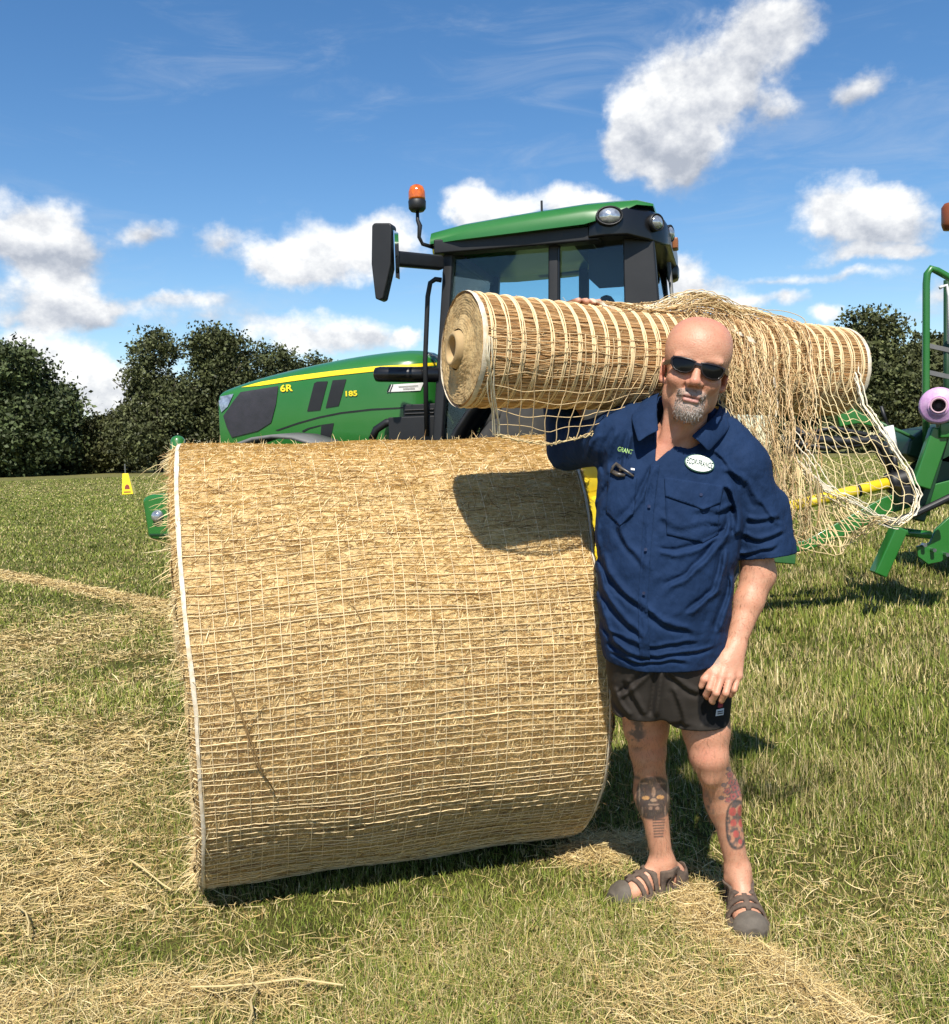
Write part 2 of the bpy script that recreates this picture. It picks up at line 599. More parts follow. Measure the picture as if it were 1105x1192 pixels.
def seg_dist(x, y, a, b):
    ax, ay = a; bx, by = b
    t = np.clip(((x - ax) * (bx - ax) + (y - ay) * (by - ay)) / ((bx - ax) ** 2 + (by - ay) ** 2 + 1e-9), 0, 1)
    return np.hypot(x - ax - t * (bx - ax), y - ay - t * (by - ay))

def g2(px, py):
    p = gnd(px, py)
    return (p[0], p[1])

PILES = [(g2(680, 1002), g2(735, 992), .10, .8), (g2(795, 1030), g2(835, 1085), .075, .8), (g2(850, 1100), g2(1000, 1205), .065, .6),
         (g2(-90, 652), g2(190, 706), .16, 1.1), (g2(190, 706), g2(330, 760), .22, 1.0), (g2(10, 1180), g2(330, 1150), .10, .35)]

def ground_h(x, y):
    return .012 * plain_noise(x, y, 21, 3, 1.1) * np.clip(12 / (y + 6), 0, 1)

def build_ground():
    rs = np.concatenate([[0.0], np.geomspace(.4, 900, 250)])
    th = np.linspace(-np.pi, np.pi, 361)[:-1]
    rr, tt = np.meshgrid(rs, th, indexing='ij')
    x, y = rr * np.sin(tt), rr * np.cos(tt)
    z = np.where(rr < 30, ground_h(x, y), 0) + np.where(rr > 40, 0.0, 0)
    V = np.stack([x, y, z], -1).reshape(-1, 3)
    i, j = np.meshgrid(np.arange(len(rs) - 1), np.arange(360), indexing='ij')
    j2 = (j + 1) % 360
    Q = np.stack([i * 360 + j, i * 360 + j2, (i + 1) * 360 + j2, (i + 1) * 360 + j], -1).reshape(-1, 4)
    s = straw_mask(x, y).reshape(-1, 1)
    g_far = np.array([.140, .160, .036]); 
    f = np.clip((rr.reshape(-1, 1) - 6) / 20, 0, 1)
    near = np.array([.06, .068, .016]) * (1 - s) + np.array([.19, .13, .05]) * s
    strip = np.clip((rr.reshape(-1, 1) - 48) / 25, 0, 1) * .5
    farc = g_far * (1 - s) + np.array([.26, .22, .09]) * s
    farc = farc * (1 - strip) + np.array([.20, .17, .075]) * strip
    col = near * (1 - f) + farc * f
    mt = mat('grass_soil', (1, 1, 1), .95, attr='Col', col2=(.45, .5, .4), nscale=3.0, bump=.8, bscale=14, bdist=.03, spec=.1, detail=10)
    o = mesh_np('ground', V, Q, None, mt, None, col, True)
    tag(o, 'mown pasture ground', None, None, 'structure')
    return o
build_ground()

# ------------------------------------------------------------------ trees along the far field edge
M['bark'] = mat('bark', (.045, .035, .026), .9, col2=(.08, .065, .05), nscale=6, bump=.6, bscale=10, bdist=.05)
M['leaf'] = mat('leaves', (1, 1, 1), .6, attr='Col', spec=.25)

def tree(px, Y, w, h, seed, label, tint=(1, 1, 1), n=9000, lobes=14, skirt=.05, name='broadleaf_tree', leaf=.44, z0=0.0, feather=0.0):
    r = np.random.default_rng(seed)
    base = gnd(px, 560); base = np.array([at(px, 540, Y)[0], Y, z0])
    t = thing(name, label, 'tree', base, 0, 'trees along the far field edge')
    mb = MB()
    mb.tube([(0, 0, -.2), (.1 * w * .2, 0, h * .25), (r.normal() * .3, r.normal() * .3, h * .55), (0, 0, h * .85)], [w * .035, w * .028, w * .018, .04], 9)
    for k in range(9):
        a = r.uniform(0, 6.28); z = h * r.uniform(.15, .6); L_ = w * r.uniform(.25, .45)
        p = np.array([0, 0, z]); q = np.array([math.cos(a) * L_, math.sin(a) * L_, z + h * r.uniform(.1, .3)])
        mb.tube([p, (p + q) / 2 + [0, 0, -.2], q], [w * .013, w * .008, .03], 6)
    mb.build('trunk', M['bark'], t, True)
    # crown: lobes -> clumps -> leaves
    lob = []
    for k in range(lobes):
        a = r.uniform(0, 6.28); v = r.uniform(0, 1)
        zz = h * (skirt + .12 + (.72) * v)
        prof = math.sin(math.pi * min(1, .25 + .72 * (1 - v) ** .8 * 1.0)) if v > .5 else .95
        rad = w * .5 * r.uniform(.25, .72) * (1.0 if v < .55 else (1.25 - v))
        sz = w * r.uniform(.15, .26)
        lob.append((math.cos(a) * rad, math.sin(a) * rad, min(zz, h - sz * .8), sz))
    lob.append((0, 0, h * .84, h * .15)); lob.append((0, 0, h * .5, w * .3)); lob.append((w * .1, -w * .1, h * .3, w * .33)); lob.append((-w * .15, -w * .1, h * .22, w * .3))
    lob = np.array(lob)
    wts = lob[:, 3] ** 2; wts /= wts.sum()
    n = int(n * 2.3)
    ncl = n // 24
    li = r.choice(len(lob), ncl, p=wts)
    d = r.normal(size=(ncl, 3)); d /= np.linalg.norm(d, axis=1, keepdims=True)
    cc = lob[li, :3] + d * lob[li, 3:4] * r.uniform(.72, 1.12, (ncl, 1)) * np.array([1, 1, .85])
    cr = r.uniform(.45, 1.15, ncl) * (w / 10)
    cb = r.uniform(.45, 1.4, ncl)
    ci = np.repeat(np.arange(ncl), 24)
    P = cc[ci] + r.normal(size=(len(ci), 3)) * (cr[ci, None] * .55) * np.array([1, 1, .6])
    if feather:
        tw = r.normal(size=(ncl, 3)); tw[:, 2] += .6; tw /= np.linalg.norm(tw, axis=1, keepdims=True)
        P = P + tw[ci] * r.uniform(0, feather, (len(ci), 1))
    P[:, 2] = np.clip(P[:, 2], .15, h * 1.03)
    s = leaf * r.uniform(.5, 1.15, len(P))
    A = r.normal(size=(len(P), 3)); A /= np.linalg.norm(A, axis=1, keepdims=True)
    Bv = np.cross(A, r.normal(size=(len(P), 3))); Bv /= np.linalg.norm(Bv, axis=1, keepdims=True)
    V = np.stack([P - A * s[:, None] * .6, P + Bv * s[:, None] * .35, P + A * s[:, None] * .6, P - Bv * s[:, None] * .35], 1).reshape(-1, 3)
    Q = np.arange(len(P) * 4).reshape(-1, 4)
    c = np.array([.070, .082, .031]) * np.array(tint) * cb[ci, None] * r.uniform(.75, 1.3, (len(P), 1))
    mesh_np('crown', V, Q, None, M['leaf'], t, np.repeat(c, 4, 0))
    return t

TY = 96.0
mpp = TY / FPX
tree(20, TY - 3, 13.5, 13.4, 1, 'round dark tree at the left edge of the field', (.85, .95, .9), 15000)
tree(-75, TY, 12, 12.5, 2, 'dark tree cut off by the left picture edge', (.9, .95, .9), 8000)
tree(118, TY + 4, 6.5, 6.2, 3, 'low scrubby tree between the round tree and the feathery tree', (1.05, .95, .9), 5000, leaf=.38)
tree(186, TY, 9.5, 14.2, 4, 'tall feathery tree behind the yellow marker', (1.05, 1.0, 1.0), 13000, leaf=.36, feather=.8)
tree(262, TY + 3, 10, 14.8, 5, 'tall feathery tree right above the left end of the big roll', (1.0, .97, .95), 13000, leaf=.36, feather=.8)
tree(318, TY + 8, 9, 13.6, 6, 'feathery tree peeping over the front of the tractor bonnet', (1.0, 1.0, 1.0), 9000, leaf=.36, feather=.8)
tree(372, TY + 12, 8, 13.0, 7, 'tree top rising just above the middle of the tractor bonnet', (1.05, 1.05, 1.1), 6000, leaf=.36, feather=.6)
tree(1022, TY, 12.5, 14.2, 8, 'broad dark tree right of the shouldered roll', (1.1, 1.05, 1.0), 15000)
tree(1112, TY + 6, 11, 12.0, 9, 'dark tree behind the green handrail', (1.0, 1.0, .95), 9000)
tree(150, TY + 9, 7, 7.4, 12, 'low bush closing the gap behind the yellow marker', (1.1, 1.0, 1.0), 5000, leaf=.36, name='bush')
tree(70, TY + 8, 9, 9.5, 13, 'mid height tree just right of the round dark tree', (1.0, 1.0, .95), 7000)
tree(1075, TY + 3, 10, 12.2, 14, 'tree between the broad dark tree and the green handrail', (1.05, 1.0, 1.0), 9000)
tree(970, TY + 4, 8, 11.5, 15, 'tree just right of the end of the shouldered roll', (1.1, 1.05, 1.0), 8000)
tree(935, TY + 6, 8, 9.5, 10, 'smaller tree hidden behind the draped netting', (1.1, 1.0, 1.0), 6000)
tree(1215, TY + 2, 12, 13, 11, 'dark tree outside the right picture edge', (1, 1, 1), 6000)

# ------------------------------------------------------------------ yellow marker in the field
def build_marker():
    c = gnd(150, 576)
    t = thing('warning_marker', 'yellow tapered warning marker standing alone in the far grass', 'marker', c, 0)
    s = c[1] / FPX
    mb = MB()
    pr = [(-6.5 * s, 0), (6.8 * s, 0), (1.6 * s, 25 * s), (-6.2 * s, 26 * s)]
    mb.loft([[(-6.5 * s, -.16, .01), (6.8 * s, -.16, .03), (6.8 * s, .2, .03), (-6.5 * s, .2, .01)],
             [(-6.2 * s, -.03, 25 * s), (0.8 * s, -.03, 25 * s), (.8 * s, .05, 25 * s), (-6.2 * s, .05, 25 * s)]])
    mb.build('marker_body', M['yellow'], t, bevel=.02)
    mb = MB()
    mb.tube([(-3 * s, .02, 20 * s), (-3 * s, .02, 36 * s)], .025, 8)
    mb.build('post', M['grey_plastic'], t)
    mb = MB()
    red = mat('dark_red_mark', (.22, .03, .02), .6)
    yy = lambda z: -.175 + .13 * z / (25 * s)
    mb.prism([(-3 * s, yy(7 * s), 7 * s), (3 * s, yy(7 * s), 7 * s), (2 * s, yy(11 * s), 11 * s), (-.5 * s, yy(12.5 * s), 12.5 * s), (-2.6 * s, yy(10.5 * s), 10.5 * s)], (0, .03, 0))
    mb.build('hand_mark', red, t)
    mb = MB()
    mb.prism([(-4 * s, yy(3 * s), 3 * s), (4 * s, yy(3 * s), 3 * s), (4 * s, yy(4.2 * s), 4.2 * s), (-4 * s, yy(4.2 * s), 4.2 * s)], (0, .03, 0))
    mb.build('text_line', red, t)
build_marker()

# ------------------------------------------------------------------ tractor
def build_tractor():
    al = R_(15)
    h = np.array([-math.cos(al), math.sin(al), 0]); l = np.array([-math.sin(al), -math.cos(al), 0])
    O = np.array([1.11, 7.25, 0.0])
    t = thing('tractor', 'green tractor with yellow bonnet stripe and glazed cab behind the big roll', 'tractor', O, math.pi - al)
    bpy.context.view_layer.update()
    inv = t.matrix_world.inverted()

    def tp(px, py, yl):
        d = ray(px, py)
        k = (yl - (CPOS - O) @ l) / (d @ l)
        P = CPOS + k * d - O
        return (float(P @ h), yl, float(P[2]))
    # --- chassis
    mb = MB()
    mb.box((1.3, 0, 1.0), (3.2, .5, .55)); mb.box((2.6, 0, .85), (.3, 1.5, .2)); mb.box((0, 0, .95), (.5, 1.5, .35)); mb.box((.7, 0, 1.35), (1.6, .7, .4))
    mb.build('chassis', M['black'], t, bevel=.03)
    # --- bonnet: lofted sections, x forward
    mb = MB()
    def sec(x, top, w, bot, sh):
        pts = []
        side = [(w * .96, bot), (w, bot + .25), (w * 1.0, sh), (w * .93, sh + (top - sh) * .38), (w * .74, sh + (top - sh) * .70), (w * .42, sh + (top - sh) * .93)]
        for (y, z) in side: pts.append((x, y, z))
        pts.append((x, 0, top))
        for (y, z) in side[::-1]: pts.append((x, -y, z))
        return pts
    S = [(1.30, 2.225, .47, 1.30, 2.05), (1.7, 2.222, .47, 1.30, 2.045), (2.1, 2.19, .47, 1.30, 2.015), (2.5, 2.13, .465, 1.30, 1.965), (2.8, 2.075, .46, 1.30, 1.93), (2.98, 2.03, .455, 1.30, 1.90),
         (3.06, 2.005, .45, 1.30, 1.885), (3.125, 1.985, .445, 1.30, 1.875), (3.145, 1.965, .43, 1.32, 1.86)]
    mb.loft([sec(*s) for s in S])
    hood = mb.build('bonnet', M['green'], t, True, subsurf=2)
    bv = bvh_of(hood)
    cf = lambda n, polys, m_, off=.004: conform(n, polys, bv, m_, t, off, None, inv)
    def C4(*pts): return [(240 + x / 3.946, 390 + y / 3.946) for x, y in pts]
    cf('bonnet_stripe', [C4((160, 241), (250, 216), (400, 189), (580, 166), (760, 146), (900, 137), (1060, 127), (1060, 140), (900, 154), (760, 169), (580, 188), (400, 212), (250, 233))], M['yellow'])
    g = cf('grille', [C4((160, 262), (333, 234), (322, 318), (300, 402), (240, 440), (120, 470), (95, 420), (80, 372), (130, 300))], M['grille'], .006)
    tag(g, 'dark side grille')
    cf('headlight', [C4((58, 285), (128, 270), (100, 330), (72, 355), (62, 320))], M['lamp'], .006)
    cf('side_vent', [C4((497, 222), (510, 214), (560, 212), (525, 345), (465, 350))], M['black'])
    cf('side_vent', [C4((582, 208), (645, 203), (610, 325), (550, 335))], M['black'])
    cf('side_vent', [C4((530, 412), (588, 404), (572, 480), (525, 480))], M['black'])
    cf('panel_gap', [C4((318, 437), (420, 402), (520, 374), (620, 354), (760, 338), (900, 331), (1060, 328), (1060, 334), (900, 337), (760, 345), (620, 361), (520, 381), (420, 409), (330, 440)),
                     C4((440, 440), (470, 426), (528, 412), (526, 417), (475, 431), (448, 446))], M['black'], .003)
    wht = cf('label_plate', [C4((845, 228), (1000, 218), (985, 255), (830, 262))], M['white'], .005)
    cf('label_bar', [C4((845, 228), (852, 227.5), (838, 261), (831, 261.5)), C4((858, 227), (862, 226.7), (848, 260.5), (843, 261))], M['black_gloss'], .008)
    cf('label_line', [C4((885, 236), (975, 231), (974, 234), (884, 239)), C4((905, 246), (960, 243), (959, 246), (904, 249))], M['grey_plastic'], .009)
    text_on('model_lettering', '6R', 334, 452.2, 14.5, -.07, bv, M['yellow'], t, .006, None, inv, .03, .85)
    text_on('model_lettering', '185', 409.5, 458.3, 13.5, -.05, bv, M['yellow'], t, .006, None, inv, .03, .8)
    # exhaust and dark front arm with rounded end
    mb = MB()
    a, b = tp(438, 436, .80), tp(512, 436, .80)
    mb.tube([(a[0] + .012, a[1], a[2]), a, (a[0] - .03, a[1], a[2]), b], [.028, .05, .055, .055], 14)
    mb.build('lamp_arm', M['black_gloss'], t, True)
    # dark battery box and step cluster below
    mb = MB()
    p, q = tp(452, 510, .8), tp(508, 492, .8)
    mb.box(((p[0] + q[0]) / 2, .62, (p[2] + q[2]) / 2), (abs(q[0] - p[0]), .34, .2))
    p, q = tp(468, 492, .8), tp(506, 474, .8)
    mb.box(((p[0] + q[0]) / 2, .62, (p[2] + q[2]) / 2), (abs(q[0] - p[0]), .30, .16))
    for k in range(4):
        z = p[2] + (q[2] - p[2]) * (k + .5) / 4
        mb.box(((p[0] + q[0]) / 2, .775, z), (abs(q[0] - p[0]) * .9, .02, .014))
    mb.build('service_box', M['black'], t, bevel=.015)
    mb = MB()
    mb.tube([tp(433, 512, .66), tp(438, 500, .66), tp(450, 492, .66), tp(465, 490, .66)], .03, 8)
    mb.build('hose', M['black'], t, True)
    # --- cab
    W = .80
    xa, xb, xc = 1.07, .33, -.14       # pillars at the roof line
    xa2, xc2 = 1.20, -.20              # at the sill
    z1, z0 = 2.76, 1.35
    def pill(n, x1, x2, w, dep=.09, yy=W):
        mb = MB()
        for s in (1, -1):
            mb.beam((x1, s * (yy - .03), z1 + .08), (x2, s * yy, z0), dep, w, up=(0, 1, 0))
        return mb
    W0, Z10 = W, z1
    for s in (1, -1):
        W, z1 = (W0, Z10) if s > 0 else (.66, 2.82)
        for nm, x1, x2, w in (('cab_pillar', xa, xa2, .075), ('cab_pillar', xb, xb + .03, .05)):
            mb = MB(); mb.beam((x1, s * (W - .04), z1 + .08), (x2, s * W, z0), .07, w, up=(0, 1, 0)); mb.build(nm, M['black'], t, bevel=.012)
        # broad rear pillar
        mb = MB(); mb.prism([(xc - .005, s * (W + .005), z0), (xc, s * (W - .03), z1 + .06), (xc - .20, s * (W - .09), z1 + .06), (xc2 - .24, s * (W - .08), z0)], (0, -s * .07, 0))
        mb.build('cab_pillar', M['black'], t, bevel=.015)
        # door and quarter glass
        mb = MB(); mb.prism([(xb + .03, s * (W - .055), z1 + .05), (xa - .03, s * (W - .055), z1 + .05), (xa2 - .03, s * (W - .025), z0 + .02), (xb + .06, s * (W - .025), z0 + .02)], (0, -s * .006, 0))
        mb.build('door_glass', M['glass'], t)
        mb = MB(); mb.prism([(xb - .02, s * (W - .055), z1 + .05), (xc, s * (W - .055), z1 + .05), (xc, s * (W - .025), z0 + .4), (xb, s * (W - .025), z0 + .4)], (0, -s * .006, 0))
        mb.build('quarter_glass', M['glass'], t)
        mb = MB(); mb.tube([(xb - .035, s * (W - .03), z1 + .03), (xb - .015, s * (W - .01), z0 + .4)], .012, 6); mb.build('window_seal', M['black_gloss'], t)
        # lower body under the quarter glass
        mb = MB(); mb.box((.05, s * .62, 1.45), (.95, .30, .62)); mb.build('cab_side', M['black'], t, bevel=.03)
    W, z1 = W0, Z10
    mb = MB(); mb.prism([(xa + .01, -W + .05, z1 + .05), (xa + .01, W - .05, z1 + .05), (xa2 + .02, W - .03, z0), (xa2 + .02, -W + .03, z0)], (.006, 0, 0)); mb.build('windscreen', M['glass_dark'], t)
    mb = MB(); mb.prism([(xc - .17, -W + .14, z1 + .05), (xc - .17, W - .14, z1 + .05), (xc2 - .24, W - .09, z0 + .3), (xc2 - .24, -W + .09, z0 + .3)], (-.006, 0, 0)); mb.build('rear_glass', M['glass_dark'], t)
    mb = MB(); mb.box((xa2 - .02, 0, z0 - .05), (.12, 1.5, .1)); mb.box((xc2 - .2, 0, z0 + .1), (.10, 1.5, .5)); mb.box((.5, 0, 1.22), (1.5, 1.4, .12)); mb.build('cab_floor', M['black'], t, bevel=.02)
    # step / lower door sill seen under the shouldered roll
    mb = MB(); mb.box((.72, .79, z0 + .0), (.9, .05, .06)); mb.box((.80, .80, z0 - .35), (.5, .06, .5)); mb.build('door_sill', M['black_gloss'], t, bevel=.01)
    # roof lining, green shell and dark rear lamp housing
    def rsec(x, w, zb, zt, r=.12):
        return [(x, w, zb), (x, w, zt - r * .75), (x, w - r * .35, zt - r * .22), (x, w - r, zt), (x, 0, zt + .025), (x, -w + r, zt), (x, -w + r * .35, zt - r * .22), (x, -w, zt - r * .75), (x, -w, zb)]
    mb = MB()
    mb.loft([rsec(1.24, .72, 2.88, 2.905, .04), rsec(1.19, .84, 2.86, 2.955, .08), rsec(.95, .90, 2.86, 2.99), rsec(.5, .92, 2.87, 3.02), rsec(.1, .92, 2.885, 3.045), rsec(-.10, .90, 2.93, 3.05), rsec(-.24, .84, 3.0, 3.045, .06), rsec(-.34, .72, 3.01, 3.03, .02)])
    mb.build('roof', M['green'], t, bevel=.008)
    mb = MB()
    mb.box((.58, .80, 2.835), (1.16, .13, .10)); mb.box((.58, -.74, 2.885), (1.16, .13, .04)); mb.box((1.13, .0, 2.835), (.10, 1.6, .10)); mb.box((.02, 0, 2.86), (.08, 1.6, .06))
    mb.build('roof_frame', M['black'], t, bevel=.012)
    mb = MB()
    mb.loft([rsec(.08, .88, 2.80, 2.93, .05), rsec(-.02, .905, 2.80, 3.02, .08), rsec(-.18, .88, 2.80, 3.035, .1), rsec(-.31, .76, 2.78, 3.01, .1), rsec(-.40, .60, 2.77, 2.96, .1), rsec(-.44, .48, 2.79, 2.90, .06)])
    mb.build('lamp_housing', M['black_gloss'], t, bevel=.015)
    mb = MB(); mb.box((-.40, -.42, 2.76), (.10, .2, .14)); mb.build('corner_lamp_pod', M['black_gloss'], t, bevel=.04)
    mb = MB(); mb.box((.52, 0, 2.885), (1.05, 1.45, .012)); mb.build('roof_lining', M['seat'], t, bevel=.02)
    # work lamps: on the left rear corner and along the rear
    def lamp(c, nrm, r, sx=1.25):
        nrm = Vector(nrm).normalized()
        rot = nrm.to_track_quat('Z', 'Y').to_matrix()
        mb = MB(); mb.lathe([(r * .3, -.05), (r * 1.12, -.03), (r * 1.12, .012), (r * .98, .014), (r * .98, -.005)], n=24)
        mb.v = [tuple(rot @ Vector((v[0] * sx, v[1], v[2])) + Vector(c)) for v in mb.v]
        o = mb.build('work_lamp', M['black'], t, True)
        mb = MB(); mb.lathe([(r * .97, 0), (r * .8, .016), (r * .4, .028), (0, .032)], n=24)
        mb.v = [tuple(rot @ Vector((v[0] * sx, v[1], v[2])) + Vector(c)) for v in mb.v]
        mb.build('lens', M['lamp'], o, True)
    lamp((-.07, .915, 2.925), (-.25, 1, .1), .058, 1.4)
    lamp((-.36, .72, 2.90), (-1, .75, 0), .052, 1.15)
    lamp((-.43, .44, 2.88), (-1, .35, 0), .052, 1.1)
    mb = MB(); mb.box((-.45, .16, 2.86), (.05, .11, .08)); mb.build('tail_lamp', mat('orange_lens', (.25, .09, .03), .3), t, bevel=.01)
    # wiper on the rear window
    mb = MB(); mb.tube([(-.40, .10, 2.74), (-.42, .16, 2.55), (-.44, .24, 2.33)], [.018, .014, .01], 6); mb.build('wiper', M['grey_plastic'], t)
    # seat, steering wheel, console seen through the glass
    mb = MB(); mb.box((.30, 0, 1.72), (.5, .5, .16)); mb.box((.08, 0, 2.05), (.14, .48, .62)); mb.box((.06, 0, 2.44), (.1, .28, .2)); mb.build('driver_seat', M['seat'], t, bevel=.04)
    mb = MB(); mb.tube([(.95, 0, 1.5), (.80, 0, 2.02)], .05, 8); mb.box((.88, 0, 1.75), (.18, .3, .5))
    for k in range(24):
        a_, b_ = 2 * math.pi * k / 24, 2 * math.pi * (k + 1) / 24
        f_ = lambda q: (.78 - .09 * math.cos(q), .21 * math.sin(q), 2.05 + .18 * math.cos(q))
        mb.tube([f_(a_), f_(b_)], .015, 6, False)
    mb.build('steering_wheel', M['black'], t, True)
    mb = MB(); mb.box((.62, -.45, 2.28), (.05, .26, .2)); mb.tube([(.62, -.45, 2.2), (.5, -.5, 1.8)], .02, 6); mb.build('cab_monitor', M['black'], t, bevel=.01)
    mb = MB(); mb.prism([(-.12, .5, 2.80), (.13, .5, 2.80), (.13, .5, 2.60), (.06, .5, 2.53), (-.12, .5, 2.53)], (0, -.02, 0)); mb.build('sun_blind', M['black'], t)
    mb = MB(); mb.lathe([(.0, 0), (.018, .005), (.02, .03), (.01, .05), (0, .052)], c=(.22, W - .04, 2.36), n=10); mb.build('window_catch', M['black'], t, True)
    # exhaust on the far right front corner of the cab
    mb = MB(); mb.tube([(1.30, -.95, 1.9), (1.30, -.95, 2.74), (1.34, -.95, 2.86), (1.42, -.95, 2.94), (1.52, -.95, 2.97), (1.62, -.95, 2.975)], .065, 14); mb.build('exhaust_pipe', M['steel'], t, True)
    # door mirror
    mir = MB()
    c = tp(450, 305, 1.28)
    k = tp(450, 352, 1.28)[2]; top = tp(450, 265, 1.28)[2]
    def mp(px, py): return tp(px, py, 1.28)
    mir.prism([mp(439, 266), mp(442, 263), mp(460, 263), mp(462, 266), mp(461, 310), mp(452, 350), mp(448, 352), mp(443, 350), mp(438.5, 310)], (.0, .10, 0))
    mo = mir.build('door_mirror', M['black'], t, bevel=.02, seg=3)
    mb = MB(); mb.box((c[0] - .09, 1.33, (k + top) / 2 + .05), (.006, .08, .3)); mb.build('mirror_glass', M['mirror'], mo)
    mb = MB(); mb.beam(tp(460, 301, 1.24), tp(514, 306, .86), .07, .10); mb.build('mirror_arm', M['black'], t, bevel=.02)
    # grab rail in front of the cab
    mb = MB(); mb.tube([tp(497, 508, .86), tp(495, 420, .86), tp(498, 345, .86), tp(501, 329, .86), tp(507, 325, .86), tp(514, 326, .84)], .018, 8); mb.build('grab_rail', M['black'], t, True)
    # beacon
    bx = tp(486, 246, .86)
    bo = MB(); bo.lathe([(.0, 0), (.045, 0), (.06, .018), (.062, .07), (.056, .078), (.0, .078)], c=bx, n=20); bo = bo.build('beacon', M['black'], t, True)
    mb = MB(); mb.lathe([(.057, .075), (.060, .09), (.058, .135), (.046, .168), (.022, .182), (0, .184)], c=bx, n=20); mb.build('beacon_lens', M['amber'], bo, True)
    mb = MB(); mb.tube([bx, (bx[0], bx[1], bx[2] - .06), (bx[0] - .015, bx[1], bx[2] - .10), tp(488, 276, .86), tp(492, 284, .84), tp(505, 288, .80)], [.012, .014, .018, .014, .014, .014], 8); mb.build('beacon_stalk', M['black'], bo, True)
    # satellite receiver dome
    g_ = tp(522, 258, .0)
    mb = MB(); mb.lathe([(.0, -.09), (.13, -.09), (.135, -.03), (.12, .005), (.08, .016), (0, .018)], c=(g_[0], 0, 3.055), n=24); mb.build('receiver_dome', M['yellow'], t, True)
    mb = MB(); mb.tube([(.42, .7, 3.0), (.42, .7, 3.12)], .008, 6); mb.build('aerial', M['black'], t)
    # --- wheels
    def wheel(x, y, R, wd, rimr, s):
        prof = [(rimr, -wd * .42), (rimr + .06, -wd * .48), (R * .80, -wd * .5), (R * .93, -wd * .46), (R * .965, -wd * .36), (R * .97, 0), (R * .965, wd * .36), (R * .93, wd * .46), (R * .80, wd * .5), (rimr + .06, wd * .48), (rimr, wd * .42)]
        mb = MB(); mb.lathe(prof, c=(x, y, R - .02), axis='y', n=48, closed=True)
        nl = 20
        for k in range(nl):
            for sg in (1, -1):
                a0 = 2 * math.pi * (k + (.5 if sg < 0 else 0)) / nl
                p0 = (x + math.cos(a0) * R * .975, y + sg * .02, R - .02 + math.sin(a0) * R * .975)
                a1 = a0 + .22
                p1 = (x + math.cos(a1) * R * .955, y + sg * wd * .46, R - .02 + math.sin(a1) * R * .955)
                mb.beam(p0, p1, .05, .06, up=(math.cos(a0), 0, math.sin(a0)))
        w_ = mb.build('wheel', M['tyre'], t, True)
        mb = MB(); mb.lathe([(0, s * .02), (rimr * .30, s * .02), (rimr * .36, s * .05), (rimr * .62, s * .03), (rimr * .82, s * -.02), (rimr * .86, s * .12), (rimr * .97, s * wd * .34), (rimr * 1.03, s * wd * .43), (rimr * 1.0, s * wd * .43), (rimr * .93, s * wd * .30), (rimr * .84, -s * .06), (0, -s * .06)], c=(x, y, R - .02), axis='y', n=40)
        r_ = mb.build('rim', M['yellow_rim'], w_, True)
        mb = MB()
        for k in range(10):
            a = 2 * math.pi * k / 10
            mb.lathe([(0, 0), (.018, 0), (.018, s * .03), (0, s * .03)], c=(x + math.cos(a) * rimr * .45, y + s * .04, R - .02 + math.sin(a) * rimr * .45), axis='y', n=6)
        mb.lathe([(0, s * .10), (rimr * .2, s * .10), (rimr * .24, 0)], c=(x, y, R - .02), axis='y', n=20)
        mb.build('hub', M['yellow_rim'], r_)
    for s in (1, -1):
        wheel(.03, s * .92, .98, .62, .55, s)
        wheel(2.42, s * .90, .74, .50, .40, s)
        # mudguards
        mb = MB(); rg = []
        for k in range(13):
            a = R_(18 + k * 7.4)
            cx, cz = .03 + math.cos(a) * 1.09, .96 + math.sin(a) * 1.09
            dx, dz = math.cos(a) * .03, math.sin(a) * .03
            rg.append([(cx, s * .62, cz), (cx, s * 1.12, cz), (cx + dx, s * 1.12, cz + dz), (cx + dx, s * .62, cz + dz)])
        mb.loft(rg); mb.build('mudguard', M['black'], t, True)
        mb = MB(); rg = []
        for k in range(11):
            a = R_(35 + k * 11)
            cx, cz = 2.34 + math.cos(a) * .80, .76 + math.sin(a) * .80
            dx, dz = math.cos(a) * .025, math.sin(a) * .025
            rg.append([(cx, s * .66, cz), (cx, s * 1.10, cz - .02), (cx + dx, s * 1.10, cz + dz - .02), (cx + dx, s * .66, cz + dz)])
        mb.loft(rg); mb.build('mudguard', M['grey_plastic'], t, True)
    # --- front weight bumper with lamps
    fx = tp(168, 600, .55)[0]
    mb = MB()
    y_ = .55
    P = [tp(164, 581, y_), tp(172, 576, y_), tp(215, 572, y_), tp(232, 600, y_), tp(228, 630, y_), tp(175, 629, y_), tp(171, 624, y_)]
    mb.prism(P, (0, -1.1, 0))
    bu = mb.build('front_bumper', M['green'], t, bevel=.035, seg=3)
    for s in (1, -1):
        c = tp(184, 601, y_)
        mb = MB(); mb.lathe([(0, s * .045), (.02, s * .045), (.04, s * .035), (.052, s * .012), (.055, 0)], c=(c[0], s * y_, c[2]), axis='y', n=16); o = mb.build('headlight', M['lamp'], bu, True)
    mb = MB(); c = tp(184, 622, y_); mb.box((c[0] - .05, y_ + .004, c[2]), (.25, .01, .012)); mb.build('bumper_ledge', M['green_dark'], bu)
    c0 = tp(207, 514, .3); mb = MB(); mb.tube([(c0[0], .3, 1.0), (c0[0], .3, 1.45), (c0[0], .3, c0[2] + .015), (c0[0], .3, c0[2] + .04), (c0[0], .3, c0[2] + .05)], [.06, .06, .058, .038, .01], 14); mb.build('front_guard', M['green'], bu, True)
    mb = MB(); mb.box(((fx + 2.9) / 2, 0, .85), (abs(fx - 2.9), .4, .3)); mb.build('bumper_bracket', M['green_dark'], bu, bevel=.02)
    # --- rear linkage
    mb = MB()
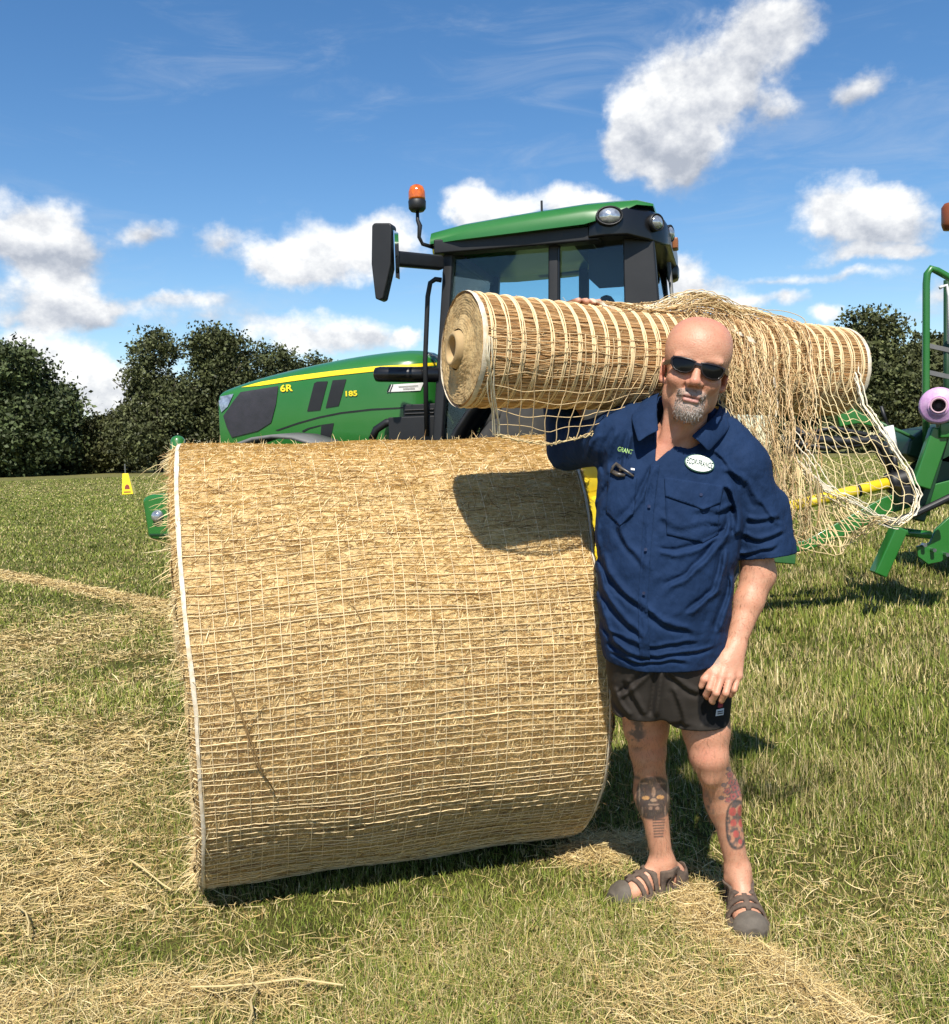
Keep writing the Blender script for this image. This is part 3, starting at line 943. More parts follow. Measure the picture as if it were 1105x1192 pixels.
    for s in (1, -1):
        mb.beam((-.2, s * .4, .7), (-1.25, s * .45, .62), .07, .1); mb.beam((-.1, s * .35, 1.35), (-.75, s * .45, 1.25), .07, .08); mb.tube([(-.75, s * .45, 1.25), (-.85, s * .45, .66)], .03, 8)
    mb.build('linkage_arm', M['green_dull'], t, bevel=.01)
    return t
TR = build_tractor()

# ------------------------------------------------------------------ baler at the right edge
def build_baler():
    Y0, KS = 7.5, 1.19
    P = lambda px, py, Y=Y0: at(px, py, Y)
    base = np.array([P(1180, 600)[0], Y0 + .4, 0])
    t = thing('baler', 'green hay baler with handrail and yellow drive shaft at the right edge', 'baler', base)
    B = lambda *a: tuple(P(*a) - base)
    def tb(n, pts, r, m_, sides=10):
        mb = MB(); mb.tube([B(*p) for p in pts], r * KS if not isinstance(r, list) else r, sides); return mb.build(n, M[m_], t, True)
    def bm_(n, p, q, w, h, m_, bev=.012):
        mb = MB(); mb.beam(B(*p), B(*q), w * KS, h * KS); return mb.build(n, M[m_], t, bevel=bev)
    # body (mostly outside the picture)
    mb = MB()
    x0 = P(1112, 500)[0] - base[0] + .85
    prof = [(x0 + .05, .75), (x0 - .0, 1.35), (x0 + .15, 1.75), (x0 + .2, 2.15), (x0 + .7, 2.65), (x0 + 1.5, 2.8), (x0 + 2.2, 2.3), (x0 + 2.4, 1.5), (x0 + 2.1, .7), (x0 + 1.2, .5)]
    mb.prism([(x, 0, z) for x, z in prof], (0, 1.9, 0))
    mb.build('baler_body', M['green'], t, bevel=.05)
    for yy in (-.3, 2.2):
        mb = MB(); mb.lathe([(.26, -.2), (.5, -.21), (.56, -.14), (.57, 0), (.56, .14), (.5, .21), (.26, .2)], c=(x0 + 1.3, yy, .55), axis='y', n=32, closed=True); w_ = mb.build('wheel', M['tyre'], t, True)
        mb = MB(); mb.lathe([(0, .05), (.2, .05), (.27, .18), (.27, -.18), (.2, -.05), (0, -.05)], c=(x0 + 1.3, yy, .55), axis='y', n=24); mb.build('rim', M['yellow_rim'], w_, True)
    # handrail on the front ladder
    mb = MB()
    pts = [B(1079, 600), B(1078, 470), B(1078.5, 330), B(1079.5, 319), B(1084, 312.5), B(1091, 315), B(1125, 334), B(1133, 345), B(1135, 520)]
    mb.tube(pts, .028, 10); hr = mb.build('handrail', M['green'], t, True)
    for py in (402, 433):
        mb = MB(); mb.beam(B(1079, py), B(1134, py + 12), .02, .035); mb.build('rail_bar', M['grey_plastic'], hr)
    mb = MB(); mb.tube([B(1103, 560, 7.85), B(1103, 326, 7.85)], .03, 8); mb.build('rear_post', M['green_dark'], hr, True)
    tb('rail_hook', [(1094, 335), (1102, 332), (1105, 345), (1105, 400)], .012, 'white', 6)
    # dark frame behind the twine box
    mb = MB(); mb.prism([B(1056, 530), B(1060, 512), B(1075, 500), (B(1130, 490))[:3], B(1130, 545), B(1075, 536)], (0, .5, 0)); mb.build('frame_box', M['green_dark'], t, bevel=.02)
    mb = MB(); mb.prism([B(1066, 560), B(1080, 540), B(1130, 515), B(1130, 590), B(1086, 584)], (0, .3, 0)); mb.build('side_panel', M['green_dark'], t, bevel=.02)
    # long strut, parking leg and link plate
    bm_('strut', (1094, 500, 7.26), (1071, 567, 7.26), .06, .12, 'green'); bm_('strut', (1098, 502, 7.38), (1068, 606, 7.38), .08, .07, 'green_dark')
    bm_('strut_head', (1092, 501, 7.24), (1130, 499, 7.24), .07, .10, 'green')
    leg = bm_('parking_leg', (1047, 614, 7.20), (1022, 669, 7.20), .10, .085, 'green')
    for k in range(7):
        f_ = k / 7
        c = (1047 + (1022 - 1047) * (f_ + .1), 614 + (669 - 614) * (f_ + .1))
        mb = MB(); mb.box(B(c[0] + 5, c[1] + 3, 7.18), (.016, .02, .016)); mb.build('leg_hole', M['black'], leg)
    tb('cross_pin', [(1049, 619), (1083, 623)], .028, 'green')
    mb = MB(); mb.prism([B(1068, 636), B(1069, 648), B(1081, 657), B(1096, 654), B(1130, 628), B(1130, 590), B(1108, 600), B(1090, 616), B(1083, 632)], (0, .03, 0)); pl = mb.build('link_plate', M['green'], t, bevel=.006)
    for c in ((1085, 640), (1074, 634), (1100, 645)):
        mb = MB(); mb.lathe([(0, -.05), (.016, -.05), (.016, 0)], c=B(*c), axis='y', n=8); mb.build('bolt', M['steel'], pl)
    # drawbar
    mb = MB()
    prf = [(880, 648, 640), (940, 641, 628), (990, 621, 600), (1030, 600, 578), (1062, 590, 570), (1140, 578, 550)]
    mb.loft([[B(x, a, 7.44), B(x, b, 7.44), B(x, b, 7.68), B(x, a, 7.68)] for x, a, b in prf]); mb.build('drawbar', M['green'], t, bevel=.01)
    # drive shaft: yellow guard, dark ends
    tb('drive_shaft', [(884, 600), (960, 580), (1036, 562)], .040, 'yellow_rim', 14)
    tb('shaft_cone', [(1034, 563), (1040, 561.5), (1052, 558), (1068, 556)], .07, 'black', 14)
    tb('shaft_ring', [(998, 571), (1001, 570.3)], .044, 'black', 14)
    # hose stand, hoses, green guard plate
    tb('hydraulic_cylinder', [(1034, 496), (1040, 527)], .034, 'white', 12)
    tb('cylinder_rod', [(1026, 473), (1034, 498)], .012, 'black', 8)
    tb('cylinder_foot', [(1040, 527), (1044, 552)], .02, 'black', 8)
    tb('hose', [(925, 500), (950, 512), (985, 514), (1015, 512), (1028, 520), (1036, 545)], .03, 'black', 8)
    tb('hose', [(925, 515), (960, 522), (1000, 518), (1030, 505), (1042, 512)], .018, 'black', 8)
    tb('hose', [(940, 505), (970, 498), (1010, 506), (1030, 540), (1050, 562)], .016, 'black', 8)
    mb = MB(); mb.prism([B(978, 497), B(975, 482), B(983, 474), B(996, 476), B(1016, 488), B(1019, 497), B(1000, 493)], (0, .06, 0)); mb.build('guard_plate', M['green'], t, bevel=.01)
    tb('guard_rail', [(1012, 487), (1050, 503), (1064, 510)], .012, 'green_dull', 8)
    mb = MB(); mb.box(B(1052, 575, 7.38), (.12, .2, .14)); mb.tube([B(1030, 610, 7.26), B(1062, 600, 7.26), B(1110, 577, 7.26)], .03, 8); mb.build('hitch_link', M['black'], t, bevel=.02)
    # amber lamp at the top
    mb = MB(); mb.lathe([(0, -.107), (.06, -.1), (.074, -.06), (.074, .07), (.054, .1), (0, .107)], c=B(1108, 252), n=18); be = mb.build('beacon', mat('brown_amber', (.22, .06, .02), .3), t, True)
    mb = MB(); mb.tube([B(1108, 266), B(1109, 330)], .015, 8); mb.build('beacon_stalk', M['black'], be)
    # spool of wrap on its pin
    c = P(1093, 472, 7.14)
    s = thing('wrap_spool', 'lilac spool of wrap with its hollow end showing, beside the green handrail', 'spool', c, -math.atan2(c[0], c[1]))
    pk = mat('lilac_wrap', (.50, .26, .50), .5, col2=(.62, .40, .60), nscale=30, bump=.3, bscale=120)
    mb = MB(); mb.lathe([(.060, -.02), (.074, -.02), (.079, -.005), (.119, -.004), (.135, .012), (.139, .05), (.139, .16), (.06, .16)], axis='y', n=40, closed=True); mb.build('wrap', pk, s, True)
    mb = MB(); mb.lathe([(.048, -.035), (.060, -.035), (.060, .16), (.048, .16)], axis='y', n=28, closed=True); mb.build('tube', mat('pink_card', (.55, .36, .42), .8), s, True)
    mb = MB(); mb.lathe([(0, .06), (.048, .06)], axis='y', n=20); mb.tube([(0, .05, 0), (0, .45, 0)], .02, 8); mb.build('pin', M['black'], s)
build_baler()
# ------------------------------------------------------------------ straw coloured netting materials
M['straw'] = mat('straw', (1, 1, 1), .75, attr='Col', spec=.25)
M['straw_base'] = mat('packed_straw', (.68, .52, .265), .9, col2=(.46, .31, .14), nscale=70, bump=.7, bscale=190, bdist=.006, aniso=(1, 1, 1), spec=.15, detail=9, mixr=(.3, .7))
M['roll_base'] = mat('wound_netting', (.50, .30, .13), .9, col2=(.30, .165, .065), nscale=70, bump=1.0, bscale=200, bdist=.006, spec=.15, detail=8)
M['tape'] = mat('white_edge_tape', (.74, .68, .56), .7, col2=(.52, .42, .28), nscale=40, bump=.3, bscale=200)

# ------------------------------------------------------------------ the big roll standing on the grass
BX, BY, BYAW, BR, BL = -0.378, 3.439, 0.243, 0.746, 1.30
B_AX = np.array([math.cos(BYAW), math.sin(BYAW), 0]); B_FR = np.array([math.sin(BYAW), -math.cos(BYAW), 0])
B_C = np.array([BX, BY, BR - .03])

def bale_pt(u, th, r):
    """u -1..1 along the axis, th angle (0 = towards the camera, 90 deg = up), r radius"""
    s = np.sin(th)
    right = np.interp(s, [-1, -.5, 0, .5, .8, 1], [.0, 0.0, -.022, -.03, .02, .06])
    left = np.interp(s, [-1, -.5, 0, .5, .8, 1], [.0, .03, .03, .0, -.015, -.025])
    off = np.where(u > 0, right * np.clip(u, 0, 1) ** 3, left * np.clip(-u, 0, 1) ** 3)
    a = u * BL / 2 + off
    e = np.clip((np.abs(u) - .955) / .045, 0, 1)
    r = r - .022 * e ** 2 + .006 * np.sin(3 * th + 1.3 * u) + .004 * np.sin(7 * u + 5 * th)
    flat = np.clip(-np.sin(th) - .96, 0, 1) * .5
    r = r * (1 - flat)
    return B_C + a[..., None] * B_AX + (r * np.cos(th))[..., None] * B_FR + (r * np.sin(th))[..., None] * np.array([0, 0, 1.0])

def build_bale():
    root = thing('netted_roll', 'big upright standing roll of straw wrapped in pale jute netting on the grass', 'roll', (BX, BY, 0), 0)
    root['label'] = 'huge cylindrical straw roll wrapped in jute netting, lying on the grass beside the man'
    O = np.array([BX, BY, 0])
    # body
    nu, nt_ = 150, 360
    U, TH = np.meshgrid(np.linspace(-1, 1, nu), np.linspace(0, 2 * np.pi, nt_, endpoint=False), indexing='ij')
    rr = BR - .0015 + .0022 * plain_noise(U * 10, TH * 8, 5, 4, 2.5)
    V = (bale_pt(U, TH, rr) - O).reshape(-1, 3)
    i, j = np.meshgrid(np.arange(nu - 1), np.arange(nt_), indexing='ij')
    Q = np.stack([i * nt_ + j, (i + 1) * nt_ + j, (i + 1) * nt_ + (j + 1) % nt_, i * nt_ + (j + 1) % nt_], -1).reshape(-1, 4)
    # end faces as rings
    vs, qs, b = [V], [Q], len(V)
    for side in (-1, 1):
        rings = np.linspace(1, .03, 40)
        u = np.full(nt_, float(side)); th = np.linspace(0, 2 * np.pi, nt_, endpoint=False)
        base = b
        for k, f in enumerate(rings):
            p = bale_pt(u, th, np.full(nt_, BR) * f + (.02 * (1 - f) if False else 0))
            p = p + B_AX * side * (.010 * plain_noise(np.cos(th) * f * 9, np.sin(th) * f * 9, 8 + side, 4, 2) + .025 * (1 - f))[:, None]
            vs.append(p - O); b += nt_
        k, j = np.meshgrid(np.arange(39), np.arange(nt_), indexing='ij')
        qs.append(np.stack([base + k * nt_ + j, base + k * nt_ + (j + 1) % nt_, base + (k + 1) * nt_ + (j + 1) % nt_, base + (k + 1) * nt_ + j], -1).reshape(-1, 4))
    mesh_np('straw_body', np.concatenate(vs), np.concatenate(qs), None, M['straw_base'], root, None, True)
    # loose straw lying in the surface
    n = 100000
    u = RNG.uniform(-1, 1, n); th = RNG.uniform(R_(-110), R_(150), n)
    ang = np.where(RNG.random(n) < .62, RNG.normal(0, .32, n), RNG.uniform(-1.57, 1.57, n))
    ln = RNG.uniform(.008, .034, n) * np.where(RNG.random(n) < .05, 1.9, 1)
    k = 4
    tt = np.linspace(-.5, .5, k)[None, :]
    curve = RNG.normal(0, .25, n)[:, None] * (tt ** 2)
    du = (np.cos(ang)[:, None] * tt - np.sin(ang)[:, None] * curve) * ln[:, None] / (BL / 2)
    dth = (np.sin(ang)[:, None] * tt + np.cos(ang)[:, None] * curve) * ln[:, None] / BR
    lift = RNG.uniform(.0005, .0035, n)[:, None] + np.abs(tt) * RNG.normal(0, .004, n)[:, None] * (RNG.random(n) < .35)[:, None]
    P = bale_pt(np.clip(u[:, None] + du, -1.02, 1.02), th[:, None] + dth, BR + np.maximum(lift, -.001)) - O
    pal = np.array([(.80, .63, .335), (.74, .565, .285), (.87, .72, .43), (.65, .475, .225), (.78, .605, .305), (.33, .185, .075)])  # last, darkest tone puts shaded gaps between straws into the colour
    c = pal[RNG.choice(6, n, p=[.26, .22, .16, .14, .16, .06])] * RNG.uniform(.8, 1.15, (n, 1))
    c = c * (1 + .10 * plain_noise(u * 1.2, th * 14, 17, 3, 1.2))[:, None]
    V, Q, C = strands(P, RNG.uniform(.0007, .0015, n)[:, None] * np.array([.5, 1, 1, .4])[None, :], 2, c)
    o = mesh_np('surface_straw', V, Q, None, M['straw'], root, C)
    o['kind'] = 'stuff'
    # netting: wavy cords along the roll, rings round it
    parts = []
    nc, k = 172, 80
    th0 = np.sort(np.linspace(R_(-130), R_(175), nc) + RNG.normal(0, .006, nc))
    uu = np.linspace(-1, 1, k)
    wav = .012 * plain_noise(uu[None, :] * 3.2 + 0 * th0[:, None], th0[:, None] * 2.2, 11, 3, 1.2) + .0035 * plain_noise(uu[None, :] * 22, th0[:, None] * 60, 12, 2, 1)
    sag = .03 * np.exp(-((uu + 1) / .5) ** 2)[None, :] * np.sin(th0 * 1.7 + .5)[:, None]
    P = bale_pt(np.repeat(uu[None], nc, 0), th0[:, None] + wav - sag, np.full((nc, k), BR + .0018) - (.0032 * np.clip((np.sin(th0) - .35) / .4, 0, 1))[:, None] + .0042 * np.abs(plain_noise(uu[None, :] * 40, th0[:, None] * 40, 13, 2, 1))) - O
    cc = np.array([.76, .59, .34]) * RNG.uniform(.72, 1.12, (nc, 1))
    parts.append(strands(P, RNG.uniform(.0012, .0020, nc)[:, None] * np.ones((1, k)), 4, cc))
    nr, k = 35, 260
    u0 = np.linspace(-.965, .965, nr) + RNG.normal(0, .006, nr)
    tt = np.linspace(R_(-130), R_(175), k)
    wv = .006 * plain_noise(tt[None, :] * 6, u0[:, None] * 30, 14, 3, 1.0)
    P = bale_pt(u0[:, None] + wv, np.repeat(tt[None], nr, 0), BR + .0030 - .0026 * np.clip((np.sin(tt)[None, :] - .35) / .4, 0, 1) + .0034 * plain_noise(tt[None, :] * 14, u0[:, None] * 40, 15, 3, 1.2)) - O
    cc = np.array([.80, .64, .39]) * RNG.uniform(.8, 1.1, (nr, 1))
    parts.append(strands(P, np.full((nr, k), .0011), 4, cc))
    V, Q, C = merge(parts)
    mesh_np('netting', V, Q, None, M['straw'], root, C)
    # netting shadows, modelled as dark brown strands for the gaps under the cords
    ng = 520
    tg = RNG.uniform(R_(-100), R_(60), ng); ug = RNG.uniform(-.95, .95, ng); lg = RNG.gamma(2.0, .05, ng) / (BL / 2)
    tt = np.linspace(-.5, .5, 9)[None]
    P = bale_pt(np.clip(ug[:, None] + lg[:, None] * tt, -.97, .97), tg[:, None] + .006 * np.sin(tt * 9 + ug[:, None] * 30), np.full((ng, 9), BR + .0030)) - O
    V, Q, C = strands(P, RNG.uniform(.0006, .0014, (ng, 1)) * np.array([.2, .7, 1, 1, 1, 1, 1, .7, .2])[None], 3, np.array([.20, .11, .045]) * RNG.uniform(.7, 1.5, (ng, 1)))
    mesh_np('net_shadow_strands', V, Q, None, M['straw'], root, C)['kind'] = 'stuff'
    # white tape at both rims
    for side, uin in ((-1, .966), (1, .972)):
        k = 240
        tt = np.linspace(R_(-150), R_(185), k)
        w = .0062 if side < 0 else .005
        rows = []
        for d in (-1, -.4, .4, 1):
            uu_ = np.full(k, side * uin + d * w / (BL / 2)) + .0022 * plain_noise(tt * 9, tt * 0, 31, 3, 1.0) * (1 + d)
            rows.append(bale_pt(uu_, tt, np.full(k, BR + .007 - .0025 * abs(d)) + .0015 * plain_noise(tt * 20, tt * 0 + d, 33, 2, 1)) - O)
        V = np.concatenate(rows)
        j, i = np.meshgrid(np.arange(k - 1), np.arange(3), indexing='ij')
        Q = np.stack([i * k + j, i * k + j + 1, (i + 1) * k + j + 1, (i + 1) * k + j], -1).reshape(-1, 4)
        mesh_np('edge_tape', V, Q, None, M['tape'], root, None, True)
    # frayed straw at the ends, over the top and hanging below
    n = 3600
    side = np.where(RNG.random(n) < .7, -1.0, 1.0)
    th = RNG.uniform(R_(-100), R_(120), n)
    u = side * (1 - np.abs(RNG.normal(0, .02, n)))
    p0 = bale_pt(u, th, BR - np.abs(RNG.normal(0, .035, n)))
    dirv = B_AX * side[:, None] * np.abs(RNG.normal(.6, .45, n))[:, None] + RNG.normal(0, .5, (n, 3)) * 1.0
    dirv += (np.cos(th)[:, None] * B_FR + np.sin(th)[:, None] * np.array([0, 0, 1])) * RNG.normal(.0, .3, n)[:, None]
    dirv /= np.linalg.norm(dirv, axis=1, keepdims=True)
    L_ = RNG.gamma(2.0, .0105, n)[:, None, None] * np.where(side < 0, 1, .55)[:, None, None]
    k = 5; tt = np.linspace(0, 1, k)[None, :, None]
    bend = RNG.normal(0, .5, (n, 1, 3))
    Pa = p0[:, None] + dirv[:, None] * tt * L_ + bend * tt ** 2 * L_ * .7 + np.array([0, 0, -1.0]) * tt ** 2 * L_ * .4
    n2 = 2600
    th2 = RNG.uniform(R_(35), R_(140), n2); u2 = RNG.uniform(-1, 1, n2)
    p1 = bale_pt(u2, th2, np.full(n2, BR))
    d2 = (np.cos(th2)[:, None] * B_FR + np.sin(th2)[:, None] * np.array([0, 0, 1])) * .7 + RNG.normal(0, .9, (n2, 3))
    d2 /= np.linalg.norm(d2, axis=1, keepdims=True)
    l2 = RNG.gamma(2, .0055, n2)[:, None, None]
    Pb = p1[:, None] + d2[:, None] * tt * l2 + RNG.normal(0, .5, (n2, 1, 3)) * tt ** 2 * l2
    P = np.concatenate([Pa, Pb]) - O
    P[..., 2] = np.maximum(P[..., 2], .01)
    c = pal[RNG.choice(6, n + n2)] * RNG.uniform(.8, 1.15, (n + n2, 1))
    V, Q, C = strands(P, RNG.uniform(.0006, .0015, n + n2)[:, None] * np.array([1, 1, .9, .7, .3])[None], 3, c)
    o = mesh_np('frayed_straw', V, Q, None, M['straw'], root, C)
    o['kind'] = 'stuff'
    # a few dry stems caught in the net
    stems = []
    def on(px, py, lift=.006):
        d = ray(px, py); o_ = CPOS - B_C
        dp = d - B_AX * (d @ B_AX); op = o_ - B_AX * (o_ @ B_AX)
        a_, b_, c_ = dp @ dp, 2 * dp @ op, op @ op - (BR + lift) ** 2
        t_ = (-b_ - math.sqrt(max(b_ * b_ - 4 * a_ * c_, 0))) / 2 / a_
        return CPOS + d * t_ - O
    for pts, r_, c_ in ([((268, 800), (278, 825), (287, 848), (295, 870), (303, 893)), .0028, (.24, .15, .06)], [((287, 845), (296, 833), (305, 822), (309, 818)), .0015, (.4, .28, .12)],
                        [((286, 850), (291, 868), (298, 888), (320, 922)), .0022, (.28, .18, .08)], [((206, 900), (226, 896), (270, 892), (304, 887)), .0014, (.62, .5, .28)],
                        [((518, 722), (513, 733), (510, 745), (509, 755)), .0014, (.3, .2, .09)], [((405, 700), (411, 704), (415, 710), (420, 722)), .0015, (.35, .23, .1)], [((560, 742), (580, 735), (592, 730), (600, 728)), .0014, (.35, .24, .1)],
                        [((440, 560), (452, 553), (470, 556), (474, 566)), .0012, (.3, .2, .09)]):
        pts = list(pts)
        while len(pts) < 5: pts.append(pts[-1])
        stems.append(strands(np.array([[on(x, y, .012) for x, y in pts[:5]]]), np.full((1, 5), r_), 5, np.array([c_])))
    V, Q, C = merge(stems)
    o = mesh_np('caught_stems', V, Q, None, M['straw'], root, C)
    o['kind'] = 'stuff'
build_bale()

# ------------------------------------------------------------------ the smaller roll of netting on the man's shoulder
RA = at(537, 407, 2.635); RB = at(976, 433, 3.15)
R_L = float(np.linalg.norm(RB - RA)); R_AX = (RB - RA) / R_L
R_FR = np.cross(R_AX, [0, 0, 1.0]); R_FR /= np.linalg.norm(R_FR)
R_UP = np.cross(R_FR, R_AX); R_UP = -R_UP if R_UP[2] < 0 else R_UP
RR = 132 / FPX * 2.635 / 2 * .99

def roll_pt(s, ph, r):
    s, ph, r = np.broadcast_arrays(np.asarray(s, float), np.asarray(ph, float), np.asarray(r, float))
    r = r * (1 - .10 * (s / R_L)) + .003 * np.sin(2 * ph + s * 5)
    return RA + s[..., None] * R_AX + (r * np.cos(ph))[..., None] * R_FR + (r * np.sin(ph))[..., None] * R_UP

def build_roll():
    O = RA + R_AX * R_L / 2
    root = thing('net_roll', 'tan roll of coarse jute netting with a cardboard core carried on the man\'s shoulders', 'roll', O)
    # wound body with end faces
    ss = np.linspace(0, R_L, 90); ph = np.linspace(0, 2 * np.pi, 128, endpoint=False)
    S, PH = np.meshgrid(ss, ph, indexing='ij')
    V = [(roll_pt(S, PH, RR - .004 + .002 * plain_noise(S * 60, PH * 6, 41, 3, 1)) - O).reshape(-1, 3)]
    i, j = np.meshgrid(np.arange(89), np.arange(128), indexing='ij')
    Q = [np.stack([i * 128 + j, (i + 1) * 128 + j, (i + 1) * 128 + (j + 1) % 128, i * 128 + (j + 1) % 128], -1).reshape(-1, 4)]
    mesh_np('wound_body', V[0], Q[0], None, M['roll_base'], root, None, True)
    endm = mat('cut_netting_edge', (.56, .40, .19), .85, col2=(.36, .23, .095), nscale=26, bump=.7, bscale=120, bdist=.004, detail=8)
    for s_, sg in ((0, -1), (R_L, 1)):
        vs, qs = [], []
        fr = np.linspace(1, .37, 40)
        for k, f in enumerate(fr):
            p = roll_pt(np.full(128, s_), ph, np.full(128, (RR - .004) * f)) + R_AX * sg * ((.018 * np.clip((.62 - f) / .32, 0, 1)) - .010 * (f > .985) + .0007 * np.sin(k * 2.1) + .0020 * plain_noise(np.cos(ph) * f * 8, np.sin(ph) * f * 8, 44, 3, 1) + .0014 * plain_noise(np.cos(ph) * f * 30, np.sin(ph) * f * 30 + k, 45, 3, 1))[:, None]
            vs.append(p - O)
        k, j = np.meshgrid(np.arange(39), np.arange(128), indexing='ij')
        mesh_np('end_face', np.concatenate(vs), np.stack([k * 128 + j, k * 128 + (j + 1) % 128, (k + 1) * 128 + (j + 1) % 128, (k + 1) * 128 + j], -1).reshape(-1, 4), None, endm, root, None, True)
    # core tube sticking out at the near end
    cm = mat('cardboard', (.46, .32, .16), .8, col2=(.38, .26, .12), nscale=12)
    def ring(s_, r): return [tuple(v) for v in (roll_pt(np.full(32, s_), np.linspace(0, 2 * np.pi, 32, endpoint=False), np.full(32, r)) - O)]
    mb = MB()
    mb.loft([ring(.25, .002), ring(.25, .032), ring(-.026, .032), ring(-.031, .036), ring(-.031, .042), ring(-.025, .047), ring(-.012, .052), ring(.03, .062)], caps=False)
    mb.build('core_tube', cm, root, True)
    mb = MB()
    mb.loft([ring(R_L - .2, .002), ring(R_L - .2, .026), ring(R_L + .02, .026), ring(R_L + .02, .034), ring(R_L - .05, .035)], caps=False)
    mb.build('core_tube', cm, root, True)
    # netting wound on it: fine cords along, thick pale bands round
    parts = []
    nc, k = 290, 130
    p0 = np.linspace(0, 2 * np.pi, nc, endpoint=False) + RNG.normal(0, .006, nc)
    s1 = np.linspace(.012, R_L - .012, k)
    wig = .010 * plain_noise(s1[None, :] * 12, p0[:, None] * 9, 51, 3, 1) + .012 * np.sin(s1[None, :] * 2 * np.pi / .042 * .5 + p0[:, None] * 40) * np.exp(-((s1[None, :] - .20) / .17) ** 2)
    P = roll_pt(np.repeat(s1[None], nc, 0), p0[:, None] + wig, RR - .001 + .0025 * np.abs(np.sin(s1 * np.pi / .041))[None, :] * 0 + .002 * RNG.random((nc, 1))) - O
    pc = np.array([(.68, .45, .23), (.57, .35, .165), (.74, .53, .29), (.44, .25, .105)])[RNG.choice(4, nc, p=[.4, .3, .2, .1])] * RNG.uniform(.85, 1.1, (nc, 1))
    parts.append(strands(P, RNG.uniform(.0009, .0017, (nc, 1)) * np.ones((1, k)), 3, pc))
    nb = int(R_L / .0425)
    for q in range(4):
        s0 = .03 + np.arange(nb) * .0425 + RNG.normal(0, .0015, nb)
        phs = np.linspace(0, 2 * np.pi, 150)
        wob = .0022 * plain_noise(phs[None, :] * 7, s0[:, None] * 90 + q * 3, 55 + q, 3, 1)
        P = roll_pt(s0[:, None] + (q - 1.5) * .0030 + wob, np.repeat(phs[None], nb, 0), RR + .0015 + .001 * (q % 2)) - O
        parts.append(strands(P, np.full((nb, 150), .0019), 4, np.array([.80, .63, .37]) * RNG.uniform(.85, 1.08, (nb, 1))))
    V, Q, C = merge(parts)
    mesh_np('wound_netting', V, Q, None, M['straw'], root, C)
    for s_ in (.006, R_L - .008):
        k = 160; tt = np.linspace(0, 2 * np.pi, k)
        rows = [roll_pt(np.full(k, s_ + d * .0075) + .0015 * plain_noise(tt * 8, tt * 0, 61, 2, 1), tt, np.full(k, RR + .004 - .002 * abs(d))) - O for d in (-1, 0, 1)]
        j, i = np.meshgrid(np.arange(k - 1), np.arange(2), indexing='ij')
        mesh_np('edge_tape', np.concatenate(rows), np.stack([i * k + j, i * k + j + 1, (i + 1) * k + j + 1, (i + 1) * k + j], -1).reshape(-1, 4), None, M['tape'], root, None, True)

    # ---- loose netting hanging from it
    def grid_net(PT, nu, nv, rad, seed, colr=(.70, .52, .29), jit=.006, edge=None, drop=0.0, vjit=None):
        """PT(u,v)->(...,3): strands at nu columns and nv rows"""
        r = np.random.default_rng(seed)
        out = []
        ku, kv = nv * 4, nu * 4
        U = np.linspace(0, 1, nu)[:, None] + r.normal(0, .006, (nu, 1)); Vv = np.linspace(0, 1, ku)[None, :]
        P = PT(np.clip(U + 0 * Vv, 0, 1), Vv + 0 * U)
        P = P + jit * np.stack([plain_noise(P[..., 0] * 9 + q, P[..., 2] * 9, seed + q, 3, 3.5) for q in range(3)], -1)
        out.append(strands(P - O, np.full(P.shape[:2], rad), 4, np.array(colr) * r.uniform(.82, 1.12, (nu, 1))))
        W = np.linspace(0, 1, nv)[:, None] + r.normal(0, .010, (nv, 1)); Uu = np.linspace(0, 1, kv)[None, :]
        P = PT(Uu + 0 * W, np.clip(W + (.012 * np.sin(Uu * 25 + W * 30)) + 0 * Uu, 0, 1))
        P = P + jit * np.stack([plain_noise(P[..., 0] * 9 + q, P[..., 2] * 9, seed + q, 3, 3.5) for q in range(3)], -1)
        out.append(strands(P - O, np.full(P.shape[:2], rad * .8), 4, np.array(colr) * r.uniform(.8, 1.1, (nv, 1))))
        return out

    def poly(pts):
        pts = np.array(pts, float)
        d = np.concatenate([[0], np.cumsum(np.linalg.norm(np.diff(pts[:, :2], axis=0), axis=1))]); d /= d[-1]
        def f(t):
            t = np.asarray(t, float)
            return np.stack([np.interp(t, d, pts[:, q]) for q in range(pts.shape[1])], -1)
        return f
    at_v = lambda X: CPOS + ((X[..., 0:1] - 552.5) / FPX * _rt - (X[..., 1:2] - 596) / FPX * _up + _fw) * (X[..., 2:3] / ((X[..., 0:1] - 552.5) / FPX * _rt - (X[..., 1:2] - 596) / FPX * _up + _fw)[..., 1:2])
    parts = []
    # 1: bag of net under the near end
    bot = poly([(578, 506, 2.63), (606, 513, 2.64), (640, 517, 2.66), (675, 510, 2.70), (710, 496, 2.73), (750, 481, 2.77), (790, 468, 2.80)])
    def bag(u, v):
        s_ = .012 + u * .62 * R_L * .92
        a = roll_pt(s_, R_(14) - v * R_(75), RR + .006)
        b = at_v(bot(u))
        k = np.clip((v - .35) / .65, 0, 1)[..., None]
        c = roll_pt(s_, np.full(np.shape(s_), R_(-12.0)), RR + .008)
        hang = c + (b - c) * k ** .9
        return np.where(v[..., None] < .35, a, hang)
    parts += grid_net(bag, 17, 10, .0014, 71, jit=.005)
    ed = bag(np.zeros((1, 40)), np.linspace(.1, 1, 40)[None])
    for q in range(4):
        parts.append(strands(ed - O + np.array([.0055 * q - .008, -.003, 0]) + .004 * np.stack([plain_noise(np.linspace(0, 9, 40) + q * 3, np.zeros(40), 66 + q, 3, 1.0)] * 3, -1)[None], np.full((1, 40), .0018), 4, np.array([[.76, .68, .5]])))
    bo = bag(np.linspace(0, 1, 60)[None], np.ones((1, 60)))
